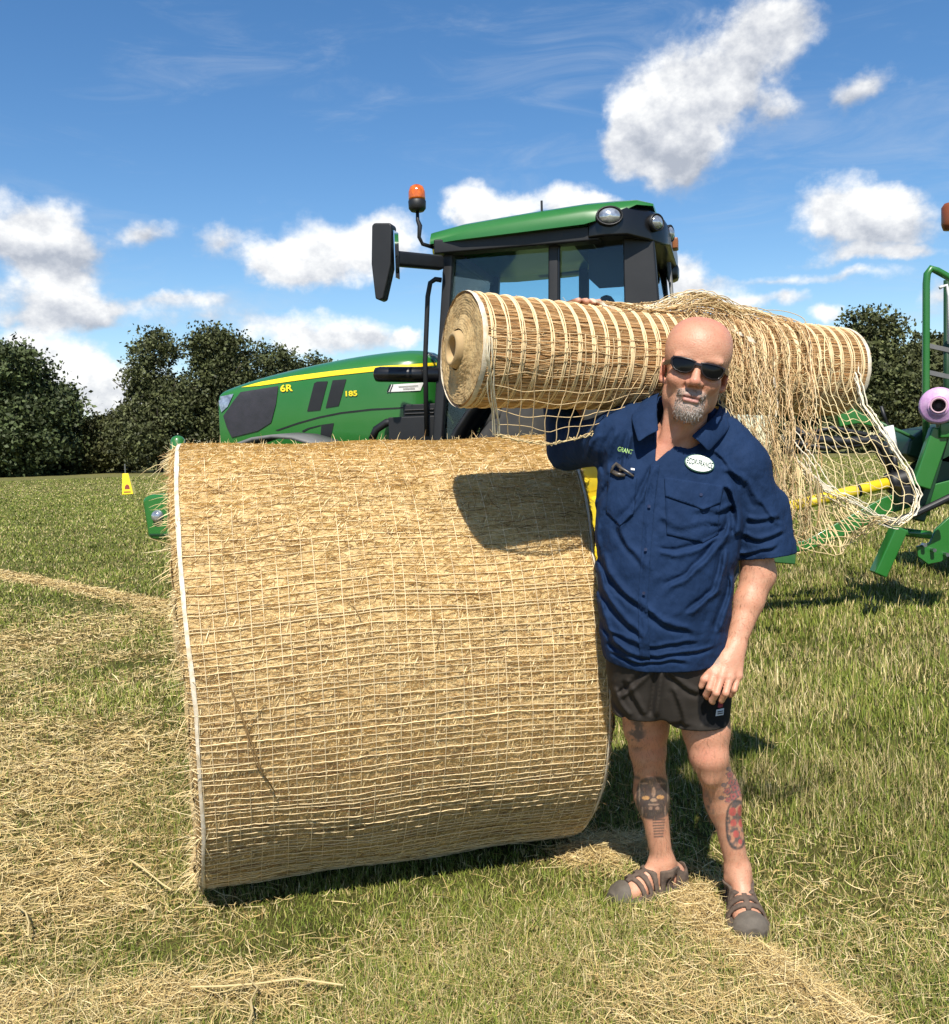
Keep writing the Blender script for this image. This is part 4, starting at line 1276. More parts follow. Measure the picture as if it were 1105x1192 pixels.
    for q in range(3):
        parts.append(strands(bo - O + RNG.normal(0, .003, (1, 60, 3)), np.full((1, 60), .0018), 4, np.array([[.60, .47, .25]])))
    # 2: clear grid on the right
    Lc = poly([(925, 384, 2.93), (930, 430, 2.87), (938, 475, 2.86), (950, 525, 2.85), (968, 575, 2.84)])
    Rc = poly([(991, 399, 3.04), (995, 432, 3.0), (1005, 471, 2.98), (1030, 507, 2.95), (1057, 549, 2.93), (1068, 576, 2.92), (1063, 597, 2.91), (1045, 610, 2.90)])
    def sheet(u, v):
        a, b = Lc(v), Rc(v)
        X = a + (b - a) * u[..., None]
        X[..., 1] += 9 * np.sin(np.pi * u) * np.clip(v - .2, 0, 1) + 4 * np.sin(u * 9 + v * 6) * v
        X[..., 2] += .02 * np.sin(u * 7 + v * 4) - .03 * np.sin(np.pi * u) * v
        return at_v(X)
    parts += grid_net(sheet, 9, 17, .0016, 81, (.74, .60, .34), .006)
    for q in range(6):
        e_ = at_v(Rc(np.linspace(0, 1, 50)))[None] + np.array([RNG.normal(0, .005), RNG.normal(0, .006), 0]) + RNG.normal(0, .0015, (1, 50, 3))
        parts.append(strands(e_ - O, np.full((1, 50), .0020), 4, np.array([[.80, .73, .58]])))
    lo = poly([(1045, 610, 2.90), (1021, 604, 2.86), (994, 587, 2.83), (966, 573, 2.82), (949, 557, 2.82), (933, 530, 2.83), (915, 505, 2.84)])
    for q in range(9):
        e_ = at_v(lo(np.linspace(0, 1, 50)))[None] + np.cumsum(RNG.normal(0, .0022, (1, 50, 3)), 1) + RNG.normal(0, .006, (1, 1, 3))
        parts.append(strands(e_ - O, np.full((1, 50), .0018), 4, np.array([[.82, .75, .6]])))
    # 3: slack loops below the fold
    tp3 = poly([(900, 505, 2.83), (930, 535, 2.82), (950, 560, 2.81), (985, 583, 2.81), (1022, 604, 2.83)])
    bt3 = poly([(912, 622, 2.80), (930, 638, 2.78), (958, 646, 2.77), (990, 640, 2.78), (1030, 607, 2.82)])
    def slack(u, v):
        a, b = tp3(u), bt3(u)
        X = a + (b - a) * (v ** .8)[..., None]
        X[..., 0] += 10 * np.sin(v * 5 + u * 8) * v
        X[..., 2] += .03 * np.sin(u * 12 + v * 5)
        return at_v(X)
    parts += grid_net(slack, 13, 9, .0017, 91, (.64, .50, .27), .012)
    for q in range(14):
        u0 = RNG.uniform(.0, .8); w_ = RNG.uniform(.12, .4)
        tt = np.linspace(0, 1, 30)
        uu_, vv = u0 + w_ * tt, np.sin(np.pi * tt) ** .6 * RNG.uniform(.8, 1.02)
        e_ = slack(np.clip(uu_, 0, 1), vv)[None] + np.cumsum(RNG.normal(0, .0015, (1, 30, 3)), 1)
        parts.append(strands(e_ - O, np.full((1, 30), .0018), 4, np.array([[.68, .54, .3]]) * RNG.uniform(.85, 1.1)))
    # 4: bunched curtain behind the shoulder
    n, k = 80, 44
    tt = np.linspace(0, 1, k)
    sx = RNG.uniform(.50, .82, n) * R_L
    ex = np.interp(sx / R_L, [.5, .62, .72, .88], [868, 892, 915, 948]) + RNG.normal(0, 13, n)
    ey = np.interp(ex, [850, 890, 930, 960, 990], [500, 575, 634, 642, 630]) + RNG.normal(0, 14, n)
    ey = np.minimum(ey, 648)
    paths = []
    for q in range(n):
        top = roll_pt(sx[q], R_(112) - tt[:14] / tt[13] * R_(112 - 8), RR + RNG.uniform(.004, .022))
        end = at(ex[q], ey[q], 2.80 + RNG.normal(0, .03))
        k2 = np.linspace(0, 1, k - 14 + 1)[1:, None]
        a0 = top[-1]
        mid = a0 + (end - a0) * k2
        mid[:, 0] = a0[0] + (end[0] - a0[0]) * (k2[:, 0] ** 1.25)
        mid += np.array([0, -.03, .0]) * np.sin(np.pi * k2)
        paths.append(np.concatenate([top, mid]))
    P = np.array(paths)
    ph_n = RNG.uniform(0, 6.28, (n, 1))
    wv_ = np.clip((tt - .28) * 4, 0, 1)[None, :]
    P = P + (.011 * np.stack([plain_noise(P[..., 0] * 12 + np.arange(n)[:, None] * .9, P[..., 2] * 12, 95 + q, 3, 3) for q in range(3)], -1)
             + (.0065 * np.sin(tt[None, :] * RNG.uniform(30, 60, (n, 1)) + ph_n) * wv_)[..., None] * np.array([1, .4, .2]))
    for q in range(60):     # slack loops joining the strand ends
        a_, b_ = P[RNG.integers(0, n), -1], P[RNG.integers(0, n), -1]
        if abs(a_[0] - b_[0]) > .09: continue
        t9 = np.linspace(0, 1, 16)[:, None]
        parts.append(strands((a_ + (b_ - a_) * t9 + np.array([0, -.01, -1.0]) * np.sin(np.pi * t9) * RNG.uniform(.015, .05) + np.array([.02, 0, 0]) * np.sin(2 * np.pi * t9) * RNG.normal())[None] - O, np.full((1, 16), .0017), 3, np.array([[.66, .52, .28]])))
    parts.append(strands(P - O, RNG.uniform(.0009, .0015, (n, 1)) * np.ones((1, k)), 3, np.array([(.72, .52, .29), (.62, .42, .22), (.48, .30, .14), (.80, .65, .42)])[RNG.choice(4, n, p=[.4, .3, .15, .15])]))
    m_ = 300
    cr = []
    for q in range(m_):
        a = RNG.integers(0, n); b = a
        order = np.argsort(sx)
        ia = RNG.integers(0, n - 9)
        ids = order[ia:ia + 9]
        j0 = RNG.uniform(8, k - 1)
        pts = []
        for w_, z in enumerate(ids):
            jj = np.clip(j0 + 1.2 * np.sin(w_ * .9 + q), 0, k - 1.01)
            i0 = int(jj); f = jj - i0
            pts.append(P[z, i0] * (1 - f) + P[z, i0 + 1] * f)
        cr.append(np.array(pts) + RNG.normal(0, .004, (9, 3)))
    cr = np.array(cr)
    cr = cr[:, :, :]
    sm = cr.copy(); sm[:, 1:-1] = (cr[:, :-2] + cr[:, 1:-1] * 2 + cr[:, 2:]) / 4
    parts.append(strands(sm - O, np.full(sm.shape[:2], .0011), 3, np.array([.62, .48, .25]) * RNG.uniform(.7, 1.15, (m_, 1))))
    # 5: twisted hank along the top with loops above it
    n, k = 46, 60
    tt = np.linspace(0, 1, k)
    P = []
    for q in range(n):
        s0, s1_ = RNG.uniform(.30, .42) * R_L, RNG.uniform(.60, .78) * R_L
        s_ = s0 + (s1_ - s0) * tt
        tw = RNG.uniform(0, 6.28)
        lift = .006 + .014 * RNG.random() + np.exp(-((s_ / R_L - .565) / .075) ** 2) * RNG.uniform(.0, .062) + np.exp(-((s_ / R_L - .70) / .05) ** 2) * RNG.uniform(0, .028)
        ph_ = R_(76) + .22 * np.sin(tt * 9 + tw) * (1 - .4 * tt) + RNG.normal(0, .08) - .5 * np.clip(tt - .75, 0, 1)
        P.append(roll_pt(s_, ph_, RR + lift))
    P = np.array(P) + RNG.normal(0, .0012, (n, k, 3))
    parts.append(strands(P - O, RNG.uniform(.0013, .0020, (n, 1)) * np.ones((1, k)), 3, np.array([(.70, .52, .29), (.58, .41, .2), (.42, .27, .12), (.8, .72, .55)])[RNG.choice(4, n, p=[.4, .3, .15, .15])]))
    n = 26
    P = []
    for q in range(n):
        sc_ = RNG.uniform(.52, .62) * R_L; w_ = RNG.uniform(.05, .15); h_ = RNG.uniform(.02, .065)
        t2 = np.linspace(-1, 1, 24)
        P.append(roll_pt(sc_ + w_ * t2, R_(80) + RNG.normal(0, .25) + .3 * t2 * RNG.normal(), RR + .004 + h_ * np.sqrt(np.clip(1 - t2 ** 2, 0, 1))))
    parts.append(strands(np.array(P) - O, np.full((n, 24), .0015), 3, np.array([.66, .52, .28]) * RNG.uniform(.7, 1.1, (n, 1))))
    n = 12
    P = []
    for q in range(n):
        sc_ = RNG.uniform(.70, .80) * R_L; w_ = RNG.uniform(.06, .12); h_ = RNG.uniform(.015, .045)
        t2 = np.linspace(-1, 1, 24)
        P.append(roll_pt(sc_ + w_ * t2, R_(84) + RNG.normal(0, .2), RR + .004 + h_ * np.sqrt(np.clip(1 - t2 ** 2, 0, 1))))
    parts.append(strands(np.array(P) - O, np.full((n, 24), .0014), 3, np.array([.7, .57, .33]) * RNG.uniform(.7, 1.1, (n, 1))))
    # frayed ends
    n = 420
    s_ = RNG.uniform(.02, 1, n) * R_L; ph_ = RNG.uniform(R_(-60), R_(130), n)
    p0_ = roll_pt(s_, ph_, np.full(n, RR))
    d = RNG.normal(0, 1, (n, 3)); d /= np.linalg.norm(d, axis=1, keepdims=True)
    t3 = np.linspace(0, 1, 4)[None, :, None]
    P = p0_[:, None] + d[:, None] * t3 * RNG.gamma(2, .006, (n, 1, 1)) + RNG.normal(0, .006, (n, 1, 3)) * t3 ** 2
    parts.append(strands(P - O, np.full((n, 4), .0008), 3, np.array([.66, .52, .28]) * RNG.uniform(.7, 1.1, (n, 1))))
    V, Q, C = merge(parts)
    o = mesh_np('loose_netting', V, Q, None, M['straw'], root, C)
    tag(o, 'loose netting unrolled and hanging down behind the man\'s shoulder')
    # white selvedge strips twisted in
    for pts in ([(688, 349, 2.72), (700, 352, 2.73), (712, 358, 2.74), (722, 364, 2.745)], [(895, 392, 2.90), (901, 420, 2.87), (902, 445, 2.86), (905, 470, 2.85), (903, 492, 2.84)], [(930, 535, 2.80), (940, 548, 2.80), (955, 562, 2.80), (972, 574, 2.80)], [(850, 383, 2.84), (866, 390, 2.82), (880, 399, 2.82)]):
        f = poly(pts)(np.linspace(0, 1, 24))
        rows = []
        for d in (-1, 1):
            g_ = f.copy(); g_[:, 1] += d * 1.5 * (1 + .5 * np.sin(np.arange(24) * .8)); g_[:, 0] += d * 1.6 * np.cos(np.arange(24) * .5)
            rows.append(at_v(g_) - O)
        V = np.concatenate(rows); j = np.arange(23)
        mesh_np('edge_tape', V, np.stack([j, j + 1, 24 + j + 1, 24 + j], -1), None, M['tape'], root, None, True)
build_roll()
# ------------------------------------------------------------------ implicit-surface modelling for the man
class Field:
    def __init__(s, lo, hi, h):
        s.lo = np.array(lo, float); s.h = h
        s.n = np.ceil((np.array(hi) - s.lo) / h).astype(int) + 1
        s.g = np.full(s.n, .2, np.float32)
    def sub(s, lo, hi):
        a = np.clip(np.floor((np.asarray(lo) - s.lo) / s.h).astype(int), 0, s.n - 1)
        b = np.clip(np.ceil((np.asarray(hi) - s.lo) / s.h).astype(int) + 1, 1, s.n)
        if np.any(b <= a): return None
        ax = [s.lo[i] + s.h * np.arange(a[i], b[i]) for i in range(3)]
        X, Y, Z = np.meshgrid(*ax, indexing='ij', sparse=True)
        return (slice(a[0], b[0]), slice(a[1], b[1]), slice(a[2], b[2])), X, Y, Z
    def put(s, d, sl, k, op):
        g = s.g[sl]
        if op == 'u':
            if k > 0:
                hh = np.clip(k - np.abs(g - d), 0, None) / k
                s.g[sl] = np.minimum(g, d) - hh * hh * k * .25
            else:
                s.g[sl] = np.minimum(g, d)
        elif op == 'd':
            if k > 0:
                hh = np.clip(k - np.abs(g + d), 0, None) / k
                s.g[sl] = np.maximum(g, -d) + hh * hh * k * .25
            else:
                s.g[sl] = np.maximum(g, -d)
    def cone(s, p, q, r1, r2, k=.01, op='u', sq=None):
        """tapered capsule; sq=(axis vector, factor) flattens it"""
        p, q = np.asarray(p, float), np.asarray(q, float)
        m_ = max(r1, r2) + k + .012
        t = s.sub(np.minimum(p, q) - m_, np.maximum(p, q) + m_)
        if t is None: return
        sl, X, Y, Z = t
        dx, dy, dz = X - p[0], Y - p[1], Z - p[2]
        v = q - p; L2 = v @ v + 1e-12
        h = np.clip((dx * v[0] + dy * v[1] + dz * v[2]) / L2, 0, 1)
        ex, ey, ez = dx - h * v[0], dy - h * v[1], dz - h * v[2]
        if sq is not None:
            a = np.asarray(sq[0], float); a = a / np.linalg.norm(a)
            e = ex * a[0] + ey * a[1] + ez * a[2]
            c = (1 / sq[1] ** 2 - 1)
            d = np.sqrt(np.maximum(ex * ex + ey * ey + ez * ez + c * e * e, 0))
        else:
            d = np.sqrt(ex * ex + ey * ey + ez * ez)
        s.put((d - (r1 + (r2 - r1) * h)).astype(np.float32), sl, k, op)
    def ell(s, c, r, R=None, k=.01, op='u'):
        c, r = np.asarray(c, float), np.asarray(r, float)
        m_ = max(r) + k + .012
        t = s.sub(c - m_, c + m_)
        if t is None: return
        sl, X, Y, Z = t
        dx, dy, dz = X - c[0], Y - c[1], Z - c[2]
        if R is not None:
            a, b, e = [dx * R[i][0] + dy * R[i][1] + dz * R[i][2] for i in range(3)]
        else:
            a, b, e = dx, dy, dz
        k0 = np.sqrt((a / r[0]) ** 2 + (b / r[1]) ** 2 + (e / r[2]) ** 2)
        k1 = np.sqrt((a / r[0] ** 2) ** 2 + (b / r[1] ** 2) ** 2 + (e / r[2] ** 2) ** 2) + 1e-6
        s.put((k0 * (k0 - 1) / k1).astype(np.float32), sl, k, op)
    def stack(s, lev, k=.01, op='u', p=2.3):
        """lev: rows (z, cx, cy, a, b) -> rounded column"""
        lev = np.array(sorted(lev, key=lambda q: q[0]), float)
        z = lev[:, 0]
        lo = np.array([min(lev[:, 1] - lev[:, 3]), min(lev[:, 2] - lev[:, 4]), z[0]]) - .04
        hi = np.array([max(lev[:, 1] + lev[:, 3]), max(lev[:, 2] + lev[:, 4]), z[-1]]) + .04
        sl, X, Y, Z = s.sub(lo, hi)
        zz = np.clip(Z, z[0], z[-1])
        f = lambda i: np.interp(zz.ravel(), z, lev[:, i]).reshape(zz.shape)
        cx, cy, a, b = f(1), f(2), f(3), f(4)
        q = (np.abs((X - cx) / a) ** p + np.abs((Y - cy) / b) ** p) ** (1 / p)
        d = (q - 1) * np.minimum(a, b)
        d = np.maximum(d, np.abs(Z - (z[0] + z[-1]) / 2) - (z[-1] - z[0]) / 2)
        s.put(d.astype(np.float32), sl, k, op)
    def mesh(s):
        g = s.g; n = g.shape
        ins = g < 0
        cnt = np.zeros(tuple(k - 1 for k in n), np.int8)
        for a in (0, 1):
            for b in (0, 1):
                for c in (0, 1):
                    cnt += ins[a:n[0] - 1 + a, b:n[1] - 1 + b, c:n[2] - 1 + c]
        act = (cnt > 0) & (cnt < 8)
        I = np.argwhere(act)
        idx = np.full(act.shape, -1, np.int32); idx[act] = np.arange(len(I))
        corner = np.array([[a, b, c] for a in (0, 1) for b in (0, 1) for c in (0, 1)])
        vals = np.stack([g[I[:, 0] + c[0], I[:, 1] + c[1], I[:, 2] + c[2]] for c in corner], 1)
        acc = np.zeros((len(I), 3)); num = np.zeros(len(I))
        for i in range(8):
            for j in range(i + 1, 8):
                if np.abs(corner[i] - corner[j]).sum() == 1:
                    a, b = vals[:, i], vals[:, j]
                    m_ = (a < 0) != (b < 0)
                    t = np.where(m_, a / np.where(a - b == 0, 1, a - b), 0)[:, None]
                    acc += np.where(m_[:, None], corner[i] + (corner[j] - corner[i]) * t, 0); num += m_
        V = s.lo + (I + acc / num[:, None]) * s.h
        quads = []
        for ax in range(3):
            sl0 = [slice(1, k - 1) for k in n]; sl1 = [slice(1, k - 1) for k in n]
            sl0[ax] = slice(0, n[ax] - 1); sl1[ax] = slice(1, n[ax])
            a, b = ins[tuple(sl0)], ins[tuple(sl1)]
            E = np.argwhere(a != b)
            if len(E) == 0: continue
            flip = a[E[:, 0], E[:, 1], E[:, 2]]
            off = np.ones(3, int); off[ax] = 0
            P = E + off
            u, w = [q for q in range(3) if q != ax]
            def cell(du, dw):
                c = P.copy(); c[:, u] -= du; c[:, w] -= dw
                return idx[c[:, 0], c[:, 1], c[:, 2]]
            q = np.stack([cell(1, 1), cell(0, 1), cell(0, 0), cell(1, 0)], 1)
            if ax == 1: q = q[:, ::-1]
            q = np.where(flip[:, None], q, q[:, ::-1])
            quads.append(q)
        return V, np.concatenate(quads)
    def sample(s, P):
        q = np.clip((P - s.lo) / s.h, 0, s.n - 1.001)
        i = q.astype(int); f = q - i
        o = 0
        for a in (0, 1):
            for b in (0, 1):
                for c in (0, 1):
                    w = (f[:, 0] if a else 1 - f[:, 0]) * (f[:, 1] if b else 1 - f[:, 1]) * (f[:, 2] if c else 1 - f[:, 2])
                    o = o + w * s.g[i[:, 0] + a, i[:, 1] + b, i[:, 2] + c]
        return o

def relax(V, Q, it=2, w=.5):
    for _ in range(it):
        acc = np.zeros_like(V); n = np.zeros(len(V))
        for a in range(4):
            for b in (1, 3):
                np.add.at(acc, Q[:, a], V[Q[:, (a + b) % 4]]); np.add.at(n, Q[:, a], 1)
        V = V * (1 - w) + w * acc / np.maximum(n, 1)[:, None]
    return V

def biggest(V, Q):
    lab = np.arange(len(V))
    while True:
        m_ = lab[Q].min(1)
        new = lab.copy()
        for k in range(4): np.minimum.at(new, Q[:, k], m_)
        new = new[new]
        if np.array_equal(new, lab): break
        lab = new
    u, c = np.unique(lab[Q[:, 0]], return_counts=True)
    keep = lab[Q[:, 0]] == u[c.argmax()]
    Q = Q[keep]
    used, inv = np.unique(Q, return_inverse=True)
    return V[used], inv.reshape(Q.shape)

def axes(yaw, pitch, roll):
    """right, up, forward of a head facing the camera (-Y), turned by yaw, nodded by pitch, tilted by roll"""
    r, u, f = np.array([1., 0, 0]), np.array([0, 0, 1.]), np.array([0, -1., 0])
    def rot(v, a, t):
        a = a / np.linalg.norm(a)
        return v * math.cos(t) + np.cross(a, v) * math.sin(t) + a * (a @ v) * (1 - math.cos(t))
    for ax_, t in ((np.array([0, 0, 1.]), yaw),):
        r, u, f = [rot(v, ax_, t) for v in (r, u, f)]
    a = r.copy(); r, u, f = [rot(v, a, pitch) for v in (r, u, f)]
    a = f.copy(); r, u, f = [rot(v, a, roll) for v in (r, u, f)]
    return r, u, f

# key points of the pose
HC = at(809, 431, 2.645)
HR, HU, HF = axes(R_(-9), R_(1), R_(-12))
HEADW = 1.08
HR = HR * HEADW
HS = 2.645 / FPX       # metres per photo pixel at the head
def HP(u, v, w): return HC + HR * u + HU * v + HF * w

def foot_frame(heel, toe, lean=0.0):
    h_, t_ = np.array(heel, float), np.array(toe, float)
    f = t_ - h_; L_ = np.linalg.norm(f); f /= L_
    u = np.array([0, 0, 1.]); r = np.cross(f, u); r /= np.linalg.norm(r); u = np.cross(r, f)
    return h_, f, r, u, L_

FT_L = foot_frame(gnd(796, 1031, .0), gnd(713, 1054, .0))        # foot on the left of the picture
FT_R = foot_frame(gnd(857, 1047, .0), gnd(876, 1095, .0))

def FP(F, t, s_, z):
    h_, f, r, u, L_ = F
    return h_ + f * (t * L_) + r * s_ + u * z

def build_person():
    root_loc = (gnd(800, 1050)[0], gnd(800, 1050)[1], 0)
    O = np.array(root_loc)
    # ================= skin
    F = Field((.20, 2.40, 0.0), (1.06, 3.12, 1.84), .0031)
    # head
    R3 = (HR / HEADW ** 2, HU, HF)
    F.ell(HP(0, .046, -.014), (.080, .094, .098), R3, 0)
    for s in (1, -1): F.ell(HP(s * .022, .072, -.010), (.055, .064, .080), R3, .03)
    F.ell(HP(0, .035, .030), (.070, .080, .062), R3, .03)        # forehead
    F.ell(HP(0, -.045, .018), (.0605, .082, .072), R3, .03)       # face
    F.ell(HP(0, -.105, .040), (.041, .036, .040), R3, .03)       # jaw
    F.ell(HP(0, -.124, .054), (.027, .022, .024), R3, .02)       # chin
    for s in (1, -1):
        F.ell(HP(s * .040, -.034, .064), (.025, .022, .022), R3, .025)   # cheekbone
        F.ell(HP(s * .032, .024, .078), (.028, .009, .009), R3, .014)   # brow
        F.ell(HP(s * .031, .001, .092), (.019, .013, .014), R3, .012, 'd')   # eye socket
        F.ell(HP(s * .031, .001, .076), (.0135, .0125, .0125), R3, .004)  # eyeball under lids
        F.ell(HP(s * .055, -.070, .008), (.014, .035, .03), R3, .02)    # jaw corner
    F.cone(HP(0, .012, .084), HP(0, -.034, .108), .0085, .0125, .012)   # nose bridge
    F.ell(HP(0, -.038, .109), (.0135, .011, .0125), R3, .008)
    for s in (1, -1):
        F.ell(HP(s * .0135, -.042, .099), (.0085, .0085, .011), R3, .007)
        F.ell(HP(s * .007, -.050, .103), (.0036, .0030, .005), R3, .003, 'd')
        F.cone(HP(s * .020, -.046, .088), HP(s * .030, -.080, .074), .003, .003, .006, 'd')   # cheek fold
    F.ell(HP(0, -.071, .079), (.029, .012, .016), R3, .012)      # muzzle
    F.cone(HP(-.017, -.0735, .090), HP(.017, -.0755, .090), .0048, .0048, .004)
    F.cone(HP(-.015, -.0865, .089), HP(.015, -.0880, .089), .0058, .0058, .005)
    F.cone(HP(-.021, -.0800, .094), HP(.021, -.0820, .094), .0028, .0028, .002, 'd')
    F.ell(HP(0, -.110, .074), (.026, .020, .014), R3, .010)      # beard mass
    for s in (1, -1):   # ears
        c = HP(s * .0800, -.012, -.012)
        hr_ = HR / HEADW
        oR = (HF * .93 + hr_ * s * .36, HU, hr_ * s * .93 - HF * .36)
        F.ell(c, (.018, .032, .007), oR, .006)
        F.ell(c + HR * s * .006 + HF * .004, (.010, .020, .005), oR, .004, 'd')
        F.ell(HP(s * .076, -.040, -.004), (.008, .010, .006), R3, .006)
    # neck and chest
    nb = at(789, 528, 2.735)
    F.cone(HP(0, -.06, -.03), nb, .058, .068, .03)
    F.cone(HP(.03, -.07, .01), at(775, 524, 2.67), .020, .014, .02); F.cone(HP(-.04, -.07, .01), at(772, 520, 2.67), .018, .014, .02)
    F.stack([(at(780, 760, 2.74)[2], .535, 2.76, .150, .10), (at(780, 640, 2.74)[2], .54, 2.745, .155, .115), (at(780, 570, 2.74)[2], .55, 2.74, .165, .105), (at(780, 520, 2.74)[2], .55, 2.74, .12, .062), (at(780, 500, 2.74)[2], .57, 2.745, .06, .04)], .04)
    F.ell(at(772, 545, 2.695), (.075, .045, .06), None, .03)
    # arms: right of the picture hangs, left goes back and up to the roll
    sh_r, el_r, wr_r = at(866, 545, 2.735), at(883, 668, 2.735), at(856, 752, 2.66)
    F.cone(sh_r, el_r, .060, .048, .02)
    F.cone(el_r, at(872, 700, 2.705), .047, .041, .02); F.cone(at(872, 700, 2.705), wr_r, .041, .027, .015, sq=(np.array([0.3, 1, .2]), .88))
    # hand (hanging, half curled)
    kn = [at(831, 785, 2.618), at(840, 788, 2.606), at(850, 789, 2.608), at(859, 787, 2.620)]
    for i, kpt in enumerate(kn):
        F.cone(wr_r + (i - 1.5) * np.array([.006, .0, 0]), kpt, .021, .0135, .012)
        F.ell(kpt, (.0135, .012, .012), None, .006)
    F.cone(wr_r, at(846, 772, 2.632), .026, .027, .012, sq=(np.array([.2, 1, 0]), .75))
    pip = [at(826, 801, 2.590), at(834, 807, 2.578), at(845, 807, 2.582), at(855, 803, 2.600)]
    dip = [at(822, 809, 2.606), at(829, 816, 2.598), at(840, 815, 2.600), at(851, 809, 2.614)]
    tip = [at(823.5, 812, 2.626), at(830, 817.5, 2.620), at(840, 816, 2.622), at(850, 810, 2.634)]
    for i in range(4):
        q = 1.0 if i < 3 else .85
        F.cone(kn[i], pip[i], .0112 * q, .0098 * q, .003); F.cone(pip[i], dip[i], .0098 * q, .0088 * q, .003); F.cone(dip[i], tip[i], .0088 * q, .0078 * q, .003)
    th = [at(842, 764, 2.645), at(828, 780, 2.628), at(820, 791, 2.618), at(816.5, 799, 2.622)]
    F.cone(th[0], th[1], .019, .0135, .012); F.cone(th[1], th[2], .0130, .0112, .005); F.cone(th[2], th[3], .0112, .0085, .003)
    # other arm
    sh_l, el_l = at(722, 508, 2.745), at(664, 522, 2.93)
    wr_l = roll_pt(.315 * R_L / 1.0, R_(140), RR + .03)
    F.cone(sh_l, el_l, .060, .050, .02); F.cone(el_l, wr_l, .046, .030, .02)
    for i in range(4):
        s_ = (.258 + .017 * i * 1.0) * R_L
        a_ = roll_pt(s_, R_(128), RR + .020); b_ = roll_pt(s_, R_(100 - 4 * abs(i - 1.5)), RR + .016); c_ = roll_pt(s_ - .003, R_(80), RR + .013); d_ = roll_pt(s_ - .005, R_(70 + 3 * abs(i - 1.5)), RR + .010)
        F.cone(wr_l, a_, .024, .014, .01); F.cone(a_, b_, .0130, .0118, .004); F.cone(b_, c_, .0115, .0105, .003); F.cone(c_, d_, .0105, .0085, .003)
    F.cone(wr_l, roll_pt(.235 * R_L, R_(112), RR + .016), .02, .012, .01); F.cone(roll_pt(.235 * R_L, R_(112), RR + .016), roll_pt(.225 * R_L, R_(92), RR + .012), .012, .009, .004)
    # legs
    for (hip, kne, cal, ank, F_) in (((748, 775, 2.80), (754, 872, 2.865), (759, 925, 2.905), (771, 1003, 2.925), FT_L), ((815, 780, 2.76), (825, 878, 2.725), (842, 930, 2.785), (859, 1012, 2.80), FT_R)):
        hip, kne, cal, ank = [at(*p) for p in (hip, kne, cal, ank)]
        F.cone(hip, kne + (hip - kne) * .28, .088, .066, .02)
        F.cone(kne + (hip - kne) * .28, kne, .066, .054, .02)
        F.ell(kne + np.array([0, -.018, .0]), (.040, .036, .050), None, .02)
        F.ell(kne + np.array([0, -.014, -.060]), (.026, .026, .030), None, .02)
        F.cone(kne, cal, .052, .046, .02)
        F.ell(cal + np.array([0, .016, .005]), (.051, .050, .088), None, .03)
        F.cone(cal, ank, .045, .0325, .02)
        hl = FP(F_, .13, 0, .055)
        F.cone(ank, hl, .031, .029, .02)
        for s in (1, -1): F.ell(ank + F_[2] * s * .028 + np.array([0, 0, -.028]), (.013, .016, .016), None, .012)
        F.cone(FP(F_, .12, 0, .042), FP(F_, .70, .0, .038), .029, .031, .02); F.cone(ank, FP(F_, .58, 0, .050), .030, .024, .03)
        F.cone(FP(F_, .65, -.018, .034), FP(F_, .86, -.015, .030), .026, .022, .01); F.cone(FP(F_, .62, .02, .034), FP(F_, .80, .02, .030), .024, .018, .01)
    V, Q = F.mesh()
    V = relax(V, Q, 1, .4)
    # skin colour
    C = np.tile(np.array([.53, .265, .168]), (len(V), 1))
    n3 = plain_noise(V[:, 0] * 30, V[:, 2] * 30 + V[:, 1] * 17, 101, 4, 1.2)[:, None]
    C *= 1 + .07 * n3
    n4 = plain_noise(V[:, 0] * 110 + V[:, 1] * 60, V[:, 2] * 110, 102, 3, 1.3)[:, None]
    C *= 1 + np.array([.03, .09, .10]) * n4
    fr_ = RNG.random((len(V), 1)) < .035
    C *= np.where(fr_, np.array([[.86, .74, .70]]), 1)
    red = np.array([.55, .175, .115])
    lh = np.stack([(V - HC) @ HR / HEADW ** 2, (V - HC) @ HU, (V - HC) @ HF], 1)
    hm = (np.abs(lh[:, 0]) < .11) & (lh[:, 1] > -.16) & (np.abs(lh[:, 2]) < .14)
    def blend(w, c):
        nonlocal C
        w = np.clip(w, 0, 1)[:, None]; C = C * (1 - w) + np.array(c) * w
    G = lambda P, c, r: np.exp(-(((P - np.array(c)) / np.array(r)) ** 2).sum(1))
    blend(hm * .55 * G(lh, (0, .125, 0), (.07, .05, .1)), red)
    blend(hm * .5 * G(lh, (0, -.035, .105), (.022, .022, .04)), (.55, .19, .13))
    for s in (1, -1):
        blend(hm * .35 * G(lh, (s * .045, -.035, .06), (.025, .02, .04)), red)
        blend(hm * .6 * G(lh, (s * .082, -.012, -.01), (.02, .04, .04)), (.58, .20, .14))
    # stubble and grey beard
    st = hm * (lh[:, 2] > .0) * np.clip((-.052 - lh[:, 1]) / .02, 0, 1) * np.clip((.058 - np.abs(lh[:, 0])) / .02, 0, 1)
    blend(st * .25, (.40, .28, .22))
    goat = np.maximum(np.clip(1.4 - ((np.abs(lh[:, 0]) / .031) ** 4 + ((lh[:, 1] + .112) / .030) ** 4), 0, 1), np.clip(1.3 - ((np.abs(lh[:, 0]) / .033) ** 4 + ((lh[:, 1] + .066) / .010) ** 4), 0, 1))
    goat = np.maximum(goat, np.exp(-((np.abs(lh[:, 0]) - .029) / .006) ** 2) * ((lh[:, 1] < -.06) & (lh[:, 1] > -.125)))
    hairn = .5 + .5 * plain_noise(lh[:, 0] * 260, lh[:, 1] * 60, 104, 2, 1)
    gm = (hm & (lh[:, 2] > .03)) * goat
    blend(gm * .6, (.36, .29, .25))
    blend(gm * .5 * np.clip(hairn, 0, 1) * (lh[:, 1] < -.095), (.46, .40, .36))
